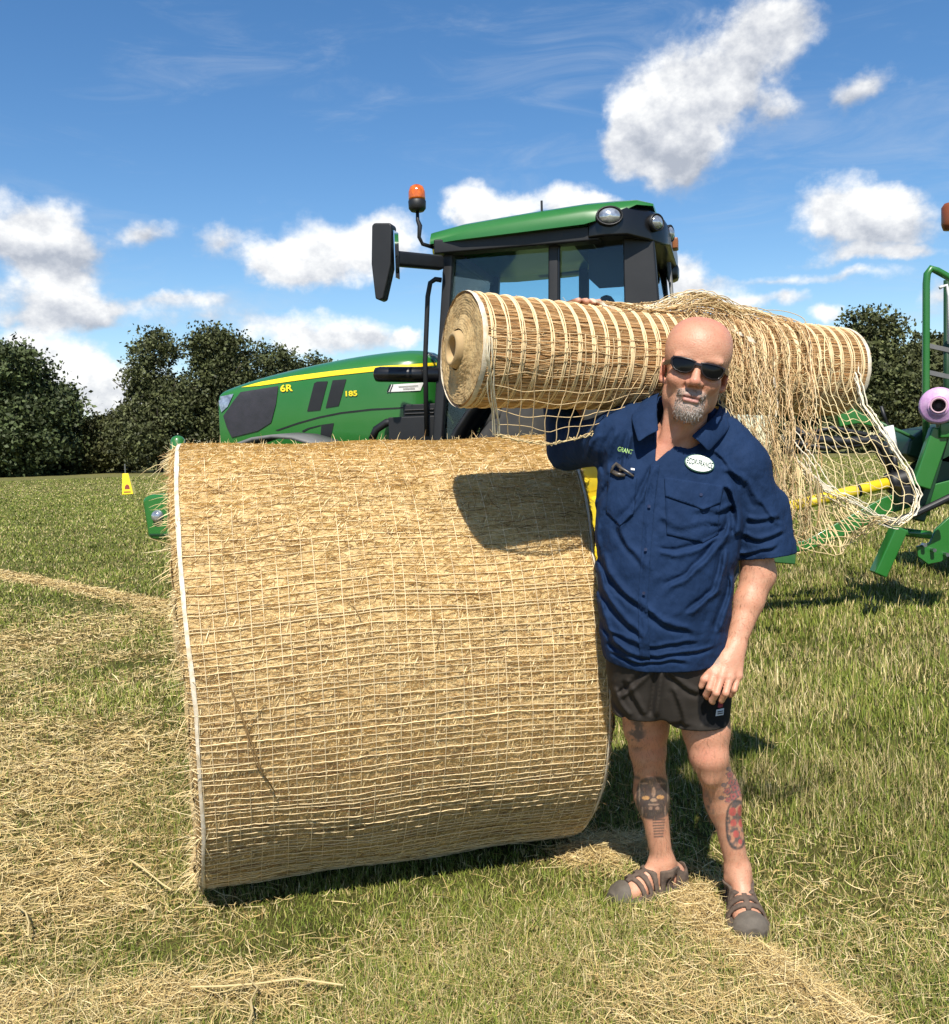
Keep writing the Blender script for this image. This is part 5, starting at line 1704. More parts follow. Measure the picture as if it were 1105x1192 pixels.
    blend(gm * .25 * (lh[:, 1] > -.08), (.2, .14, .11))
    lip = hm * (lh[:, 2] > .07) * np.clip(1.3 - ((lh[:, 0] / .022) ** 4 + ((lh[:, 1] + .082) / .011) ** 4), 0, 1)
    blend(lip * .8, (.46, .19, .16))
    blend(hm * (lh[:, 2] > .05) * np.exp(-((lh[:, 1] + .0806 + .002 * lh[:, 0] / .02) / .0026) ** 2) * (np.abs(lh[:, 0]) < .021), (.06, .02, .02))
    # chest a little redder, knees, knuckles
    P2 = proj(V)
    px, py = P2[:, 0], P2[:, 1]
    GP = lambda cx, cy, rx, ry: np.exp(-((px - cx) / rx) ** 2 - ((py - cy) / ry) ** 2)
    blend(.5 * GP(775, 515, 26, 24) * (V[:, 2] > 1.2), (.55, .21, .15))
    blend(.45 * GP(822, 880, 20, 16), (.58, .22, .15)); blend(.35 * GP(758, 868, 14, 14), (.58, .22, .15))
    blend(.35 * GP(838, 795, 22, 14), (.60, .24, .17)); blend(.4 * GP(655, 348, 30, 8), (.66, .33, .25))
    # tattoos: ink on the shins and the hand
    ink = np.array([.045, .05, .055])
    front = V[:, 1] < 2.96
    ll = front & (px < 795) & (py > 830) & (py < 990)
    def ellm(cx, cy, rx, ry, p=3): return np.clip((1.12 - (np.abs((px - cx) / rx) ** p + np.abs((py - cy) / ry) ** p)) * 4, 0, 1)
    a = ellm(761, 929, 20.5, 25.5, 2.6) * ll
    tx = .5 + .5 * plain_noise(px * .55, py * .42, 107, 3, 1.0)
    blend(a * (.80 + .2 * tx), ink * 1.0)
    blend(a * np.clip(tx * 1.9 - 1.05, 0, 1) * .65, (.22, .155, .12))
    for (cx, cy, rx, ry, c) in ((752, 929, 4.6, 2.3, (.62, .34, .14)), (769, 928, 4.6, 2.3, (.62, .34, .14)), (761, 922, 2.2, 6, (.40, .26, .18)), (761, 931.5, 4, 2, (.45, .30, .2)), (757.5, 941, 2.4, 2.0, (.42, .27, .2)), (765.5, 941, 2.4, 2.0, (.42, .27, .2)), (761, 936.5, 7, 1.2, (.35, .24, .18)), (744.5, 922, 1.0, 12, (.36, .26, .2)), (777.5, 922, 1.0, 12, (.36, .26, .2)), (750, 912, 5, 1.1, (.30, .2, .15)), (771, 912, 5, 1.1, (.30, .2, .15)), (748, 945, 1.2, 6, (.36, .25, .2)), (774.5, 944, 1.2, 6, (.36, .25, .2))):
        blend(ellm(cx, cy, rx, ry, 2) * ll * .85, c)
    for q in range(7):
        yy = 954.5 + q * 3.25
        hw = 7.6 - q * .28
        blend(np.exp(-((py - yy + (px - 767) * .04) / .85) ** 2) * np.clip((hw - np.abs(px - 767)) * 2, 0, 1) * ll * .95, ink)
    blend(np.exp(-((py - 905 - (px - 741) * .25) / 2.2) ** 2) * np.clip((6 - np.abs(px - 740)) * 1, 0, 1) * ll * .8, ink * 1.6)
    up = front & (px < 790) & (py > 832) & (py < 885)
    t2 = plain_noise(px * .30, py * .34, 108, 3, 1.0)
    blend(up * np.clip(1.3 - np.abs((px - 741) / 11) ** 2 - np.abs((py - 853) / 22) ** 2, 0, 1) * np.clip(t2 * 2.5 + .55, 0, .8), ink * 1.5)
    blend(ll * ellm(744, 958, 3.5, 7) * .45, (.35, .09, .09))
    rl = (px > 805) & (py > 880) & (py < 1000) & (V[:, 1] < 2.86)
    def petal(cx, cy, r):
        an = np.arctan2(py - cy, px - cx); rr_ = 1 + .22 * np.cos(5 * an + cx); blend(ellm(cx, cy, r * 1.15 * rr_, r * 1.05 * rr_, 2) * rl * .85, ink * 1.8); blend(ellm(cx, cy, r * .85 * rr_, r * .75 * rr_, 2) * rl * .95, (.40, .12, .11)); blend(ellm(cx, cy, r * .3, r * .3, 2) * rl * .8, ink * 2)
    for c in ((850, 902, 4), (852, 911, 4.5), (856, 917, 5), (847, 921, 4), (860, 911, 4), (854, 927, 5), (862, 923, 4.5), (848, 931, 3.4)): petal(*c)
    for (cx, cy) in ((843, 914), (840, 929), (849, 895), (862, 900)): blend(ellm(cx, cy, 3.5, 2.6, 2) * rl * .85, ink * 2.2); blend(ellm(cx, cy, 1.9, 1.3, 2) * rl * .7, (.25, .14, .12))
    sh = ellm(858, 960, 13, 29, 2.4) * rl
    ring_ = sh - ellm(858, 960, 11, 26.5, 2.4) * rl
    blend(sh * .85 * np.clip(plain_noise(px * .5, py * .45, 109, 3, 1) * 1.4 + .72, 0, 1), ink * 1.6); blend(ring_ * .9, ink)
    for (cx, cy, rx, ry) in ((853, 945, 4, 5), (862, 944, 3, 6), (854, 958, 3.5, 4.2), (863, 958, 3, 5), (857, 971, 3.4, 4.4), (862, 980, 2.4, 3)): blend(ellm(cx, cy, rx, ry, 2.2) * rl * .9, (.50, .10, .09))
    blend(rl * np.clip(1.2 - np.abs((px - (823 + (py - 925) * .23)) / 4.5) ** 2 - np.abs((py - 945) / 34) ** 2, 0, 1) * np.clip(t2 * 2.0 + .35, 0, .65), (.12, .12, .12))
    blend((V[:, 1] < 2.68) * ellm(835, 768, 3.6, 7, 2) * .5, (.16, .20, .17))
    blend((py > 772) * (V[:, 1] < 2.70) * (px > 800) * (py < 825) * .0 * GP(0, 0, 1, 1), red)
    sk = mat('skin', (1, 1, 1), .46, attr='Col', bump=.45, bscale=210, bdist=.0025, sss=.08, spec=.4)
    body = mesh_np('person', V - O, Q, None, sk, None, C, True)
    body.location = root_loc
    tag(body, 'bald man in navy work shirt and dark shorts carrying the net roll on his shoulders', 'person')

    # ================= shirt
    S = Field((.22, 2.42, .70), (1.08, 3.12, 1.60), .0034)
    def lv(py, l_, r_, Y, b): 
        a, c = at(l_, py, Y), at(r_, py, Y)
        return ((a[2] + c[2]) / 2, (a[0] + c[0]) / 2, Y, (c[0] - a[0]) / 2, b)
    S.stack([lv(788, 712, 846, 2.735, .128), lv(765, 703, 846, 2.735, .140), lv(735, 698, 846, 2.73, .152), (lv(700, 695, 850, 2.725, .156)), lv(660, 694, 855, 2.725, .152), lv(620, 693, 862, 2.73, .143), lv(580, 693, 870, 2.735, .130), lv(545, 695, 878, 2.74, .115), lv(515, 706, 862, 2.75, .092), lv(495, 722, 846, 2.755, .068)], .01, p=2.25)
    S.cone(at(735, 497, 2.75), at(722, 510, 2.75), .068, .078, .03)
    S.cone(at(838, 510, 2.75), at(862, 542, 2.74), .062, .078, .03)
    S.cone(at(770, 478, 2.76), at(742, 497, 2.76), .040, .060, .03); S.cone(at(826, 488, 2.76), at(850, 517, 2.75), .036, .055, .03)
    # sleeves
    S.cone(at(862, 542, 2.74), at(893, 653, 2.735), .080, .0785, .02)
    S.cone(at(905, 585, 2.735), at(908, 640, 2.735), .035, .040, .03)
    S.cone(at(716, 510, 2.75), at(662, 521, 2.92), .078, .066, .03)
    S.cone(at(662, 521, 2.92), at(655, 470, 2.95), .064, .060, .02)
    # pixel coordinates of every voxel near the front for folds and openings
    sl, X, Y, Z = S.sub((.2, 2.4, .7), (1.1, 3.12, 1.6))
    Xb, Yb, Zb = np.broadcast_arrays(X, Y, Z)
    W_ = (Xb - 0) * _fw[0] + Yb * _fw[1] + (Zb - CAM_H) * _fw[2]
    PX = (552.5 + FPX * (Xb * _rt[0] + Yb * _rt[1] + (Zb - CAM_H) * _rt[2]) / W_).astype(np.float32)
    PY = (596 - FPX * (Xb * _up[0] + Yb * _up[1] + (Zb - CAM_H) * _up[2]) / W_).astype(np.float32)
    near = np.abs(S.g) < .03
    pxn, pyn = PX[near], PY[near]
    front_w = np.clip((2.80 - Yb[near]) / .06, 0, 1)
    disp = np.zeros(len(pxn))
    wx_, wy_ = 4.5 * plain_noise(pxn * .05, pyn * .05, 141, 3, 1.2), 4.5 * plain_noise(pxn * .05, pyn * .05, 142, 3, 1.2)
    pxn, pyn = pxn + wx_, pyn + wy_
    def fold(pts, amp, w, asym=.9):
        w = w * .80
        pts = np.array(pts, float)
        for _ in range(2):
            a_ = pts[:-1] * .75 + pts[1:] * .25; b_ = pts[:-1] * .25 + pts[1:] * .75
            pts = np.concatenate([pts[:1], np.stack([a_, b_], 1).reshape(-1, 2), pts[-1:]])
        best = np.full(len(pxn), 1e9); sg = np.zeros(len(pxn)); tpos = np.zeros(len(pxn))
        m_ = len(pts) - 1
        for i in range(m_):
            a, b = pts[i], pts[i + 1]
            v = b - a; L2 = v @ v
            t = np.clip(((pxn - a[0]) * v[0] + (pyn - a[1]) * v[1]) / L2, 0, 1)
            dx, dy = pxn - a[0] - t * v[0], pyn - a[1] - t * v[1]
            d = np.hypot(dx, dy); cr = (v[0] * (pyn - a[1]) - v[1] * (pxn - a[0])) / math.sqrt(L2)
            up_ = d < best
            best = np.where(up_, d, best); sg = np.where(up_, np.sign(cr), sg); tpos = np.where(up_, (i + t) / m_, tpos)
        taper = np.clip(np.minimum(tpos, 1 - tpos) * 5 + .12, 0, 1)
        ridge = np.exp(-(best / w) ** 2)
        valley = np.exp(-((best * sg - 1.7 * w) / (w * .95)) ** 2)
        return amp * taper * (ridge - asym * valley)
    FOLDS = [([(852, 596), (846, 628), (826, 655), (800, 672), (770, 690)], .010, 4.5), ([(850, 640), (842, 672), (822, 700), (800, 716)], .009, 4.5),
             ([(848, 618), (822, 640), (790, 648), (768, 644)], .008, 4), ([(855, 672), (846, 700), (838, 735)], .007, 4), ([(700, 640), (712, 668), (735, 694), (770, 720), (812, 734)], .009, 5),
             ([(699, 662), (705, 690), (722, 720), (752, 742)], .008, 4.5), ([(700, 700), (704, 728), (716, 750), (740, 766)], .007, 4),
             ([(712, 560), (700, 600), (696, 640)], .006, 4), ([(765, 545), (752, 570), (735, 596), (722, 618)], .008, 3.6), ([(770, 600), (800, 612), (838, 606)], .006, 4), ([(846, 566), (858, 590), (858, 620)], .012, 5),
             ([(705, 745), (735, 758), (780, 766), (832, 752)], .006, 3), ([(712, 756), (745, 770), (800, 772)], .005, 2.6), ([(700, 730), (730, 745), (770, 752), (815, 744)], .005, 3),
             ([(868, 600), (884, 606), (908, 600)], .006, 3.5), ([(866, 618), (884, 626), (912, 618)], .007, 3.5), ([(872, 560), (886, 585), (905, 612)], .005, 3.5), ([(864, 640), (880, 640), (905, 633)], .005, 2.8),
             ([(845, 545), (868, 560), (884, 590)], .006, 4), ([(830, 520), (852, 540), (866, 570)], .006, 4), ([(805, 590), (835, 596), (852, 588)], .006, 3.2),
             ([(735, 500), (728, 530), (722, 552)], .006, 3.5), ([(720, 500), (708, 525), (706, 550)], .006, 4), ([(700, 505), (688, 520), (680, 535)], .006, 4), ([(720, 610), (738, 640), (752, 662)], .006, 4)]
    for f in FOLDS: disp += fold(*f) * front_w
    disp += .0030 * plain_noise(pxn * .05 + pyn * .02, pyn * .05, 121, 4, 1.2) + .0016 * plain_noise(pxn * .16, pyn * .12, 122, 3, 1.2)
    # button band and hem stitching
    disp += fold([(766, 540), (758, 580), (752, 640), (748, 700), (750, 772)], .0032, 3.0, .5) * front_w
    S.g[near] -= disp.astype(np.float32)
    # neck opening (V) and hollow for the neck
    def half(a, b):   # signed distance in photo pixels to the line a->b (positive on the left-hand side on screen)
        v = np.array(b, float) - np.array(a, float); L_ = np.hypot(*v)
        return (v[0] * (PY - a[1]) - v[1] * (PX - a[0])) / L_
    tri = np.maximum(np.maximum(half((769, 440), (763, 538)), half((763, 538), (838, 470))), -(PY - 380))
    dv = np.maximum(tri * HS, Yb - 2.735)
    S.g = np.maximum(S.g, -dv.astype(np.float32))
    S.cone(HP(0, -.04, -.03), at(790, 518, 2.73), .074, .076, .008, 'd')
    # cuffs: cut square and hollow
    ca, cb = at(868, 560, 2.735), at(893, 653, 2.735)
    ax_ = (cb - ca) / np.linalg.norm(cb - ca)
    cutn = np.array([.10, -.05, -1.0]); cutn /= np.linalg.norm(cutn); cutp = at(890, 648, 2.735)
    pl = (Xb - cutp[0]) * cutn[0] + (Yb - cutp[1]) * cutn[1] + (Zb - cutp[2]) * cutn[2]
    reg = (Xb > cutp[0] - .085)
    S.g = np.where(reg, np.maximum(S.g, pl.astype(np.float32)), S.g)
    S.cone(cutp - ax_ * .05, cutp + ax_ * .03, .066, .072, .004, 'd')
    # hem
    hz = at(780, 779, 2.60)[2]
    hemz = hz + .018 * np.clip((Xb - .58) / .16, 0, 1) ** 1.5 + .012 * np.clip((.45 - Xb) / .1, 0, 1) + .010 * np.clip((Yb - 2.72) / .1, -1, 1)
    hm_ = Xb < cutp[0] - .085
    S.g = np.where(hm_, np.maximum(S.g, (hemz - Zb).astype(np.float32)), S.g)
    V, Q = S.mesh()
    V = relax(V, Q, 1, .35)
    nv = mat('navy_cotton', (.0050, .0185, .056), .85, col2=(.0085, .0260, .075), nscale=14, bump=.8, bscale=38, bdist=.009, spec=.2, detail=8, aniso=(1, 1, .55))
    shirt = mesh_np('shirt', V - O, Q, None, nv, body, None, True)
    bpy.context.view_layer.update()
    inv = body.matrix_world.inverted()
    bv = bvh_of(shirt)
    # collar wings
    def strip(name, top, out, sub=6):
        top = np.array([at(*p) for p in top]); out = np.array([at(*p) for p in out])
        t = np.linspace(0, 1, len(top)); tt = np.linspace(0, 1, (len(top) - 1) * sub + 1)
        A = np.stack([np.interp(tt, t, top[:, i]) for i in range(3)], 1); B_ = np.stack([np.interp(tt, t, out[:, i]) for i in range(3)], 1)
        for _ in range(2):
            A[1:-1] = (A[:-2] + 2 * A[1:-1] + A[2:]) / 4; B_[1:-1] = (B_[:-2] + 2 * B_[1:-1] + B_[2:]) / 4
        rows = []
        for f in np.linspace(0, 1, 5):
            r = A * (1 - f) + B_ * f
            r[:, 2] += .005 * math.sin(math.pi * f); r[:, 1] -= .004 * math.sin(math.pi * f)
            rows.append(r)
        n_ = len(A)
        V = np.concatenate(rows) - O
        j, i = np.meshgrid(np.arange(n_ - 1), np.arange(4), indexing='ij')
        o = mesh_np(name, V, np.stack([i * n_ + j, i * n_ + j + 1, (i + 1) * n_ + j + 1, (i + 1) * n_ + j], -1).reshape(-1, 4), None, nv, body, None, True)
        md = o.modifiers.new('s', 'SOLIDIFY'); md.thickness = .005; md.offset = 0
        md = o.modifiers.new('sub', 'SUBSURF'); md.levels = md.render_levels = 1
        return o
    strip('collar', [(800, 452, 2.83), (776, 452, 2.80), (766, 459, 2.735), (765, 478, 2.66), (767, 502, 2.622)], [(800, 470, 2.90), (762, 466, 2.86), (741, 469, 2.775), (734, 486, 2.668), (743, 516, 2.615)])
    strip('collar', [(800, 452, 2.83), (828, 462, 2.81), (838, 472, 2.75), (832, 484, 2.67), (804, 508, 2.618)], [(800, 470, 2.90), (846, 474, 2.86), (856, 483, 2.78), (849, 500, 2.68), (825, 527, 2.620)])
    # pockets, flap, pen, glasses tucked in the pocket, button, lettering, badge
    cf = lambda n, polys, m_, off: conform(n, polys, bv, m_, body, off, 2.62, inv)
    def patch(n, poly_, off, th):
        o = cf(n, [poly_], nv, off)
        md = o.modifiers.new('s', 'SOLIDIFY'); md.thickness = th; md.offset = 0
        return o
    patch('pocket', [(774, 572), (838, 580), (836, 622), (818, 632), (776, 622)], .0025, .003)
    patch('pocket_flap', [(773, 556), (842, 566), (838, 586), (818, 594), (806, 589), (774, 578)], .0055, .0035)
    patch('pocket', [(709, 548), (742, 556), (738, 598), (722, 612), (706, 596)], .0025, .003)
    patch('placket', [(758, 541), (768, 541), (763, 580), (758, 640), (754, 700), (757, 768), (745, 766), (743, 700), (747, 640), (751, 580)], .0022, .0028)
    gm_ = mat('worn_brown_plastic', (.03, .026, .022), .35, col2=(.09, .075, .06), nscale=40)
    q0 = lambda x, y: Vector(bv.ray_cast(Vector(CPOS), Vector(ray(x, y)).normalized())[0]) + Vector((0, -.012, .004)) - Vector(O)
    mb = MB()
    mb.tube([q0(711, 552), q0(713, 545), q0(717, 541), q0(721, 544), q0(722, 550)], .0042, 8)
    mb.tube([q0(717, 542), q0(723, 547), q0(730, 551), q0(737, 556)], [.004, .005, .004, .003], 8)
    mb.tube([q0(713, 551), q0(719, 554), q0(727, 555)], [.006, .007, .004], 8)
    mb.build('tucked_glasses', gm_, body, True)
    p_ = cf('pen_clip', [[(735.5, 545.8), (740, 546.4), (740, 548.6), (735.5, 548)]], M['white'], .010)
    for c in ((815, 576.5), (756.5, 590), (752.5, 640), (749.5, 690)):
        b_ = cf('button', [[(c[0] + 2 * math.cos(q), c[1] + 2 * math.sin(q)) for q in np.linspace(0, 5.6, 9)]], mat('navy_button', (.02, .025, .06), .35), .009)
    ov = lambda rx, ry, n_=28: [(814 + rx * math.cos(q) * math.cos(.22) - ry * math.sin(q) * math.sin(.22), 540 + rx * math.cos(q) * math.sin(.22) + ry * math.sin(q) * math.cos(.22)) for q in np.linspace(0, 2 * math.pi, n_, endpoint=False)]
    cf('badge', [ov(17.6, 10.2)], mat('badge_green', (.02, .10, .05), .6), .0040)
    cf('badge', [ov(16.4, 9.2)], mat('badge_white', (.78, .80, .76), .6), .0055)
    text_on('badge_lettering', 'ECOR-FRANCE', 814, 540.2, 30.5, .22, bv, mat('badge_ink', (.01, .05, .03), .6), body, .0070, 2.62, inv, .012, 2.0)
    text_on('name_lettering', 'GRANT', 727.0, 523.8, 17.5, .24, bv, mat('lime_thread', (.50, .80, .26), .6), body, .0095, 2.62, inv, .004, 1.45)

    # ================= shorts
    T = Field((.28, 2.45, .40), (.92, 3.10, .92), .0042)
    zt = at(775, 735, 2.73)[2]
    T.stack([lv(830, 715, 846, 2.755, .10), lv(800, 710, 848, 2.755, .128), lv(770, 706, 845, 2.745, .136), lv(735, 706, 840, 2.74, .135)], .01)
    lz, rz_ = at(745, 838, 2.80), at(812, 850, 2.75)
    T.cone(at(748, 785, 2.785), at(744, 845, 2.83), .095, .078, .02)
    T.cone(at(808, 790, 2.755), at(812, 862, 2.735), .105, .092, .02)
    sl, X, Y, Z = T.sub((.28, 2.45, .40), (.92, 3.10, .92))
    Xb, Yb, Zb = np.broadcast_arrays(X, Y, Z)
    P3 = np.stack([Xb, Yb, Zb], -1)
    near = np.abs(T.g) < .03
    pp = proj(P3[near]); pxn, pyn = pp[:, 0], pp[:, 1]
    dsp = np.zeros(len(pxn))
    for f in [([(772, 772), (768, 800), (764, 835)], .012, 5), ([(762, 778), (740, 800), (722, 812)], .007, 4), ([(778, 780), (800, 800), (815, 806)], .007, 4), ([(730, 790), (742, 815), (752, 832)], .006, 4), ([(785, 800), (795, 825), (800, 846)], .006, 4), ([(820, 800), (826, 822), (822, 846)], .005, 4), ([(716, 800), (722, 820), (735, 834)], .006, 4)]:
        dsp += fold(*f)
    dsp += .002 * plain_noise(pxn * .07, pyn * .07, 131, 3, 1.2)
    T.g[near] -= dsp.astype(np.float32)
    # leg gap and hems
    gz = at(768, 812, 2.66)[2]
    T.cone(np.array([at(768, 836, 2.7)[0], 2.45, gz - .085]), np.array([at(768, 836, 2.7)[0] - .01, 3.1, gz - .085]), .017, .017, .012, 'd')
    split = at(768, 830, 2.75)[0]
    hz = np.where(Xb < split, at(745, 835, 2.74)[2], at(812, 847, 2.655)[2]) + .02 * np.clip((Yb - 2.72) / .1, -.5, 1)
    T.g = np.maximum(T.g, (hz - Zb).astype(np.float32))
    T.cone(at(748, 815, 2.80), at(744, 860, 2.835), .060, .069, .004, 'd'); T.cone(at(812, 822, 2.745), at(812, 880, 2.732), .070, .082, .004, 'd')
    V, Q = T.mesh(); V = relax(V, Q, 1, .35)
    P2 = proj(V); px, py = P2[:, 0], P2[:, 1]
    C = np.tile(np.array([.031, .026, .022]), (len(V), 1))
    pan = np.clip((1.15 - (np.abs((px - 836) / 23) ** 3 + np.abs((py - 820) / 27) ** 3)) * 6, 0, 1)
    C = C * (1 - pan[:, None]) + np.array([.006, .006, .007]) * pan[:, None]
    shorts = mesh_np('shorts', V - O, Q, None, mat('shorts_cloth', (1, 1, 1), .8, attr='Col', bump=.3, bscale=900, bdist=.0005, spec=.25), body, C, True)
    bs = bvh_of(shorts)
    conform('red_tab', [[(836, 817), (841.5, 816.5), (841, 823), (835, 823.5)]], bs, mat('red_tab', (.20, .015, .03), .7), body, .002, 2.66, inv)
    conform('label_patch', [[(833.5, 826), (842.5, 824.2), (841.8, 832), (832.6, 833.5)]], bs, mat('pale_patch', (.55, .58, .62), .7), body, .002, 2.66, inv)
    for q in range(2):
        conform('patch_line', [[(834.6, 827.8 + q * 2.4), (841.2, 826.6 + q * 2.4), (841.0, 827.8 + q * 2.4), (834.4, 829.0 + q * 2.4)]], bs, M['black'], body, .0035, 2.66, inv)

    # ================= sandals
    suede = mat('brown_suede', (.125, .088, .064), .9, col2=(.075, .053, .04), nscale=70, bump=.4, bscale=300, bdist=.001)
    rub = mat('grey_rubber', (.082, .068, .052), .75, col2=(.12, .10, .078), nscale=30, bump=.2, bscale=200)
    for F_ in (FT_L, FT_R):
        h_, f_, r_, u_, L_ = F_
        c = h_ + f_ * L_ * .5 + np.array([0, 0, .05])
        K = Field(c - np.array([.20, .20, .06]), c + np.array([.20, .20, .11]), .0027)
        sl, X, Y, Z = K.sub(c - .3, c + .3)
        Xb, Yb, Zb = np.broadcast_arrays(X, Y, Z)
        D = np.stack([Xb - h_[0], Yb - h_[1], Zb - h_[2]], -1)
        t = (D @ f_) / L_; s = D @ r_; z = D @ u_
        # outline of the sole
        hw = np.interp(t, [-.03, 0, .1, .3, .45, .65, .8, .92, 1.0, 1.03], [.0, .029, .043, .043, .047, .060, .062, .051, .028, .0])
        sgn = 1 if F_ is FT_R else -1
        cs = np.interp(t, [0, .3, .6, 1], [0, .0, .002, -.004]) * sgn
        e = np.abs(s - cs) - hw
        e = np.maximum(e, np.maximum(-t - .03, t - 1) * L_)
        sole = np.maximum(e * .8, np.abs(z - .013) - .013)
        ht = np.interp(t, [0, .08, .2, .35, .5, .65, .8, .92, 1.0], [.075, .080, .088, .102, .092, .078, .066, .054, .036])
        # upper: dome over the foot
        dome = (np.sqrt(((s - cs) / np.maximum(hw - .002, .004)) ** 2 + (np.maximum(z - .015, 0) / np.maximum(ht - .015, .01)) ** 2) - 1) * np.minimum(hw, ht) * .9
        skd = F.sample(np.stack([Xb, Yb, Zb], -1).reshape(-1, 3)).reshape(Xb.shape) - .0065
        skd = np.maximum(skd, z - (.098 - .02 * t))
        kk = .012; hh = np.clip(kk - np.abs(dome - skd), 0, None) / kk
        dome = np.minimum(dome, skd) - hh * hh * kk * .25
        dome = np.maximum(dome, np.maximum(-t - .02, t - 1) * L_)
        shell = np.maximum(dome, -(dome + .0075)); shell = np.maximum(shell, .012 - z)
        cap = .81 - t + .04 * ((s - cs) / .05) ** 2
        band = np.minimum.reduce([np.abs(t - c_ + 1.1 * np.abs(s - cs)) * L_ * .92 - hw_ for c_, hw_ in ((.745, .0060), (.645, .0066), (.545, .0070), (.445, .0074), (.35, .0082))])
        rim = z - .031
        mid = np.maximum(np.abs(s - cs) - .008, np.maximum(.34 - t, t - .8) * L_)
        heel = np.maximum((t - .20) * L_, z - .088)
        strap = np.abs(z - .074 - .02 * t) - .0125
        strap = np.maximum(strap, (t - .42) * L_)
        keep = np.minimum.reduce([band, rim, mid, heel, strap])
        openm = np.maximum((t - .30) * -L_, -99)
        ank_hole = np.maximum(np.maximum((.02 - t) * L_, (t - .33) * L_), .060 - z + .03 * np.abs(t - .17))
        up = np.maximum(shell, np.maximum(keep, (t - .83) * L_))
        up = np.maximum(up, -np.maximum(ank_hole, np.abs(s - cs) - .034))
        K.g = up.astype(np.float32)
        V, Q = biggest(*K.mesh())
        so_ = mesh_np('sandal', relax(V, Q, 1, .4) - O, Q, None, suede, body, None, True)
        K.g = np.minimum(sole, np.maximum(np.maximum(dome - .001, -(dome + .010)), np.maximum((cap) * L_, .01 - z))).astype(np.float32)
        V, Q = biggest(*K.mesh())
        mesh_np('sole', relax(V, Q, 2, .5) - O, Q, None, rub, so_, None, True)
        lc = []
        for q in range(4):
            tq = .40 + q * .09
            hq = float(np.interp(tq, [0, .08, .2, .35, .5, .65, .8], [.075, .08, .088, .098, .086, .068, .056])) + .003
            lc.append([FP(F_, tq, -.018, hq - .006), FP(F_, tq + .02, -.006, hq), FP(F_, tq + .045, .006, hq - .002), FP(F_, tq + .065, .018, hq - .012)])
        V, Q, _ = strands(np.array(lc) - O, np.full((4, 4), .0024), 6)
        o = mesh_np('lace', V, Q, None, mat('dark_lace', (.05, .04, .035), .8), so_, None, True)

    # ================= sunglasses
    fr = mat('dark_brown_frame', (.012, .007, .007), .3, col2=(.02, .011, .01), nscale=20)
    ln = mat('dark_lens', (.004, .004, .005), .12, spec=.22)
    wrap = lambda u: .1020 - 3.4 * u * u - 60 * abs(u) ** 4
    tilt = .0
    def gp(u, v, d=0.0): return HP(u, v - .075 * u, wrap(u) + d) - O
    shp = [(.005, .016), (.020, .0195), (.045, .0205), (.063, .018), (.0685, .010), (.065, -.006), (.057, -.0175), (.041, -.0225), (.024, -.0210), (.0125, -.013), (.0075, -.001)]
    fm = MB()
    for s in (1, -1):
        out_ = [(s * u, v) for u, v in shp]
        inn = [(s * (.0355 + (u - .0355) * .86), v * .80 - .0004) for u, v in shp]
        n_ = len(shp)
        vs = [gp(u, v, .004) for u, v in out_] + [gp(u, v, .005) for u, v in inn] + [gp(u, v, -.002) for u, v in out_] + [gp(u, v, -.002) for u, v in inn]
        fs = []
        for i in range(n_):
            j = (i + 1) % n_
            fs += [(i, j, n_ + j, n_ + i), (2 * n_ + i, 3 * n_ + i, 3 * n_ + j, 2 * n_ + j), (i, 2 * n_ + i, 2 * n_ + j, j), (n_ + i, n_ + j, 3 * n_ + j, 3 * n_ + i)]
        fm.add(vs, fs)
        # temples
        fm.beam(HP(s * .0655, .006, wrap(.0655) + .002) - O, HP(s * .078, .004, .045) - O, .004, .014, up=HU)
        fm.beam(HP(s * .078, .004, .045) - O, HP(s * .084, .002, -.012) - O, .004, .010, up=HU)
    fm.add([gp(-.008, .0135, .004), gp(.008, .0135, .004), gp(.008, .005, .005), gp(-.008, .005, .005), gp(-.008, .0135, -.002), gp(.008, .0135, -.002), gp(.008, .005, -.002), gp(-.008, .005, -.002)], [(0, 1, 2, 3), (4, 7, 6, 5), (0, 4, 5, 1), (2, 6, 7, 3)])
    gl = fm.build('sunglasses', fr, body, False, bevel=.0012)
    for s in (1, -1):
        n_ = len(shp)
        inn = [(s * (.0355 + (u - .0355) * .87), v * .81 - .0004) for u, v in shp]
        mb = MB()
        cxy = (s * .0355, -.001)
        ringm = [(cxy[0] + (u - cxy[0]) * .5, cxy[1] + (v - cxy[1]) * .5) for u, v in inn]
        vs = [gp(u, v, .002) for u, v in inn] + [gp(u, v, .0032) for u, v in ringm] + [gp(*cxy, .0036)]
        fs = [(i, (i + 1) % n_, n_ + (i + 1) % n_, n_ + i) for i in range(n_)] + [(n_ + i, n_ + (i + 1) % n_, 2 * n_) for i in range(n_)]
        mb.add(vs, fs); mb.build('lens', ln, gl, True)

    # ================= beard hair
    bb = bvh_of(body)
    r = np.random.default_rng(5)
    paths, cols = [], []
    tries = 0
    while len(paths) < 520 and tries < 9000:
        tries += 1
        u, v = r.uniform(-.038, .038), r.uniform(-.146, -.056)
        chin = (abs(u) / .031) ** 4 + (abs(v + .116) / .033) ** 4 < 1
        mou = (abs(u) / .033) ** 4 + (abs(v + .0655) / .009) ** 4 < 1
        sides = abs(abs(u) - .030) < .006 and -.125 < v < -.062
        if mou and not chin and r.random() < .5: continue
        if not (chin or mou or sides) or (abs(u) < .020 and -.098 < v < -.073): continue
        p = HP(u, v, .2)
        hit = bb.ray_cast(Vector(p), Vector(-HF))
        if hit[0] is None: continue
        p0 = np.array(hit[0]); nn = np.array(hit[1]); nn = nn if nn @ HF > 0 else -nn
        d = nn * .5 - HU * .9 + HR * (np.sign(u) * .25 * (1 if mou else .2)) + r.normal(0, .22, 3)
        d /= np.linalg.norm(d)
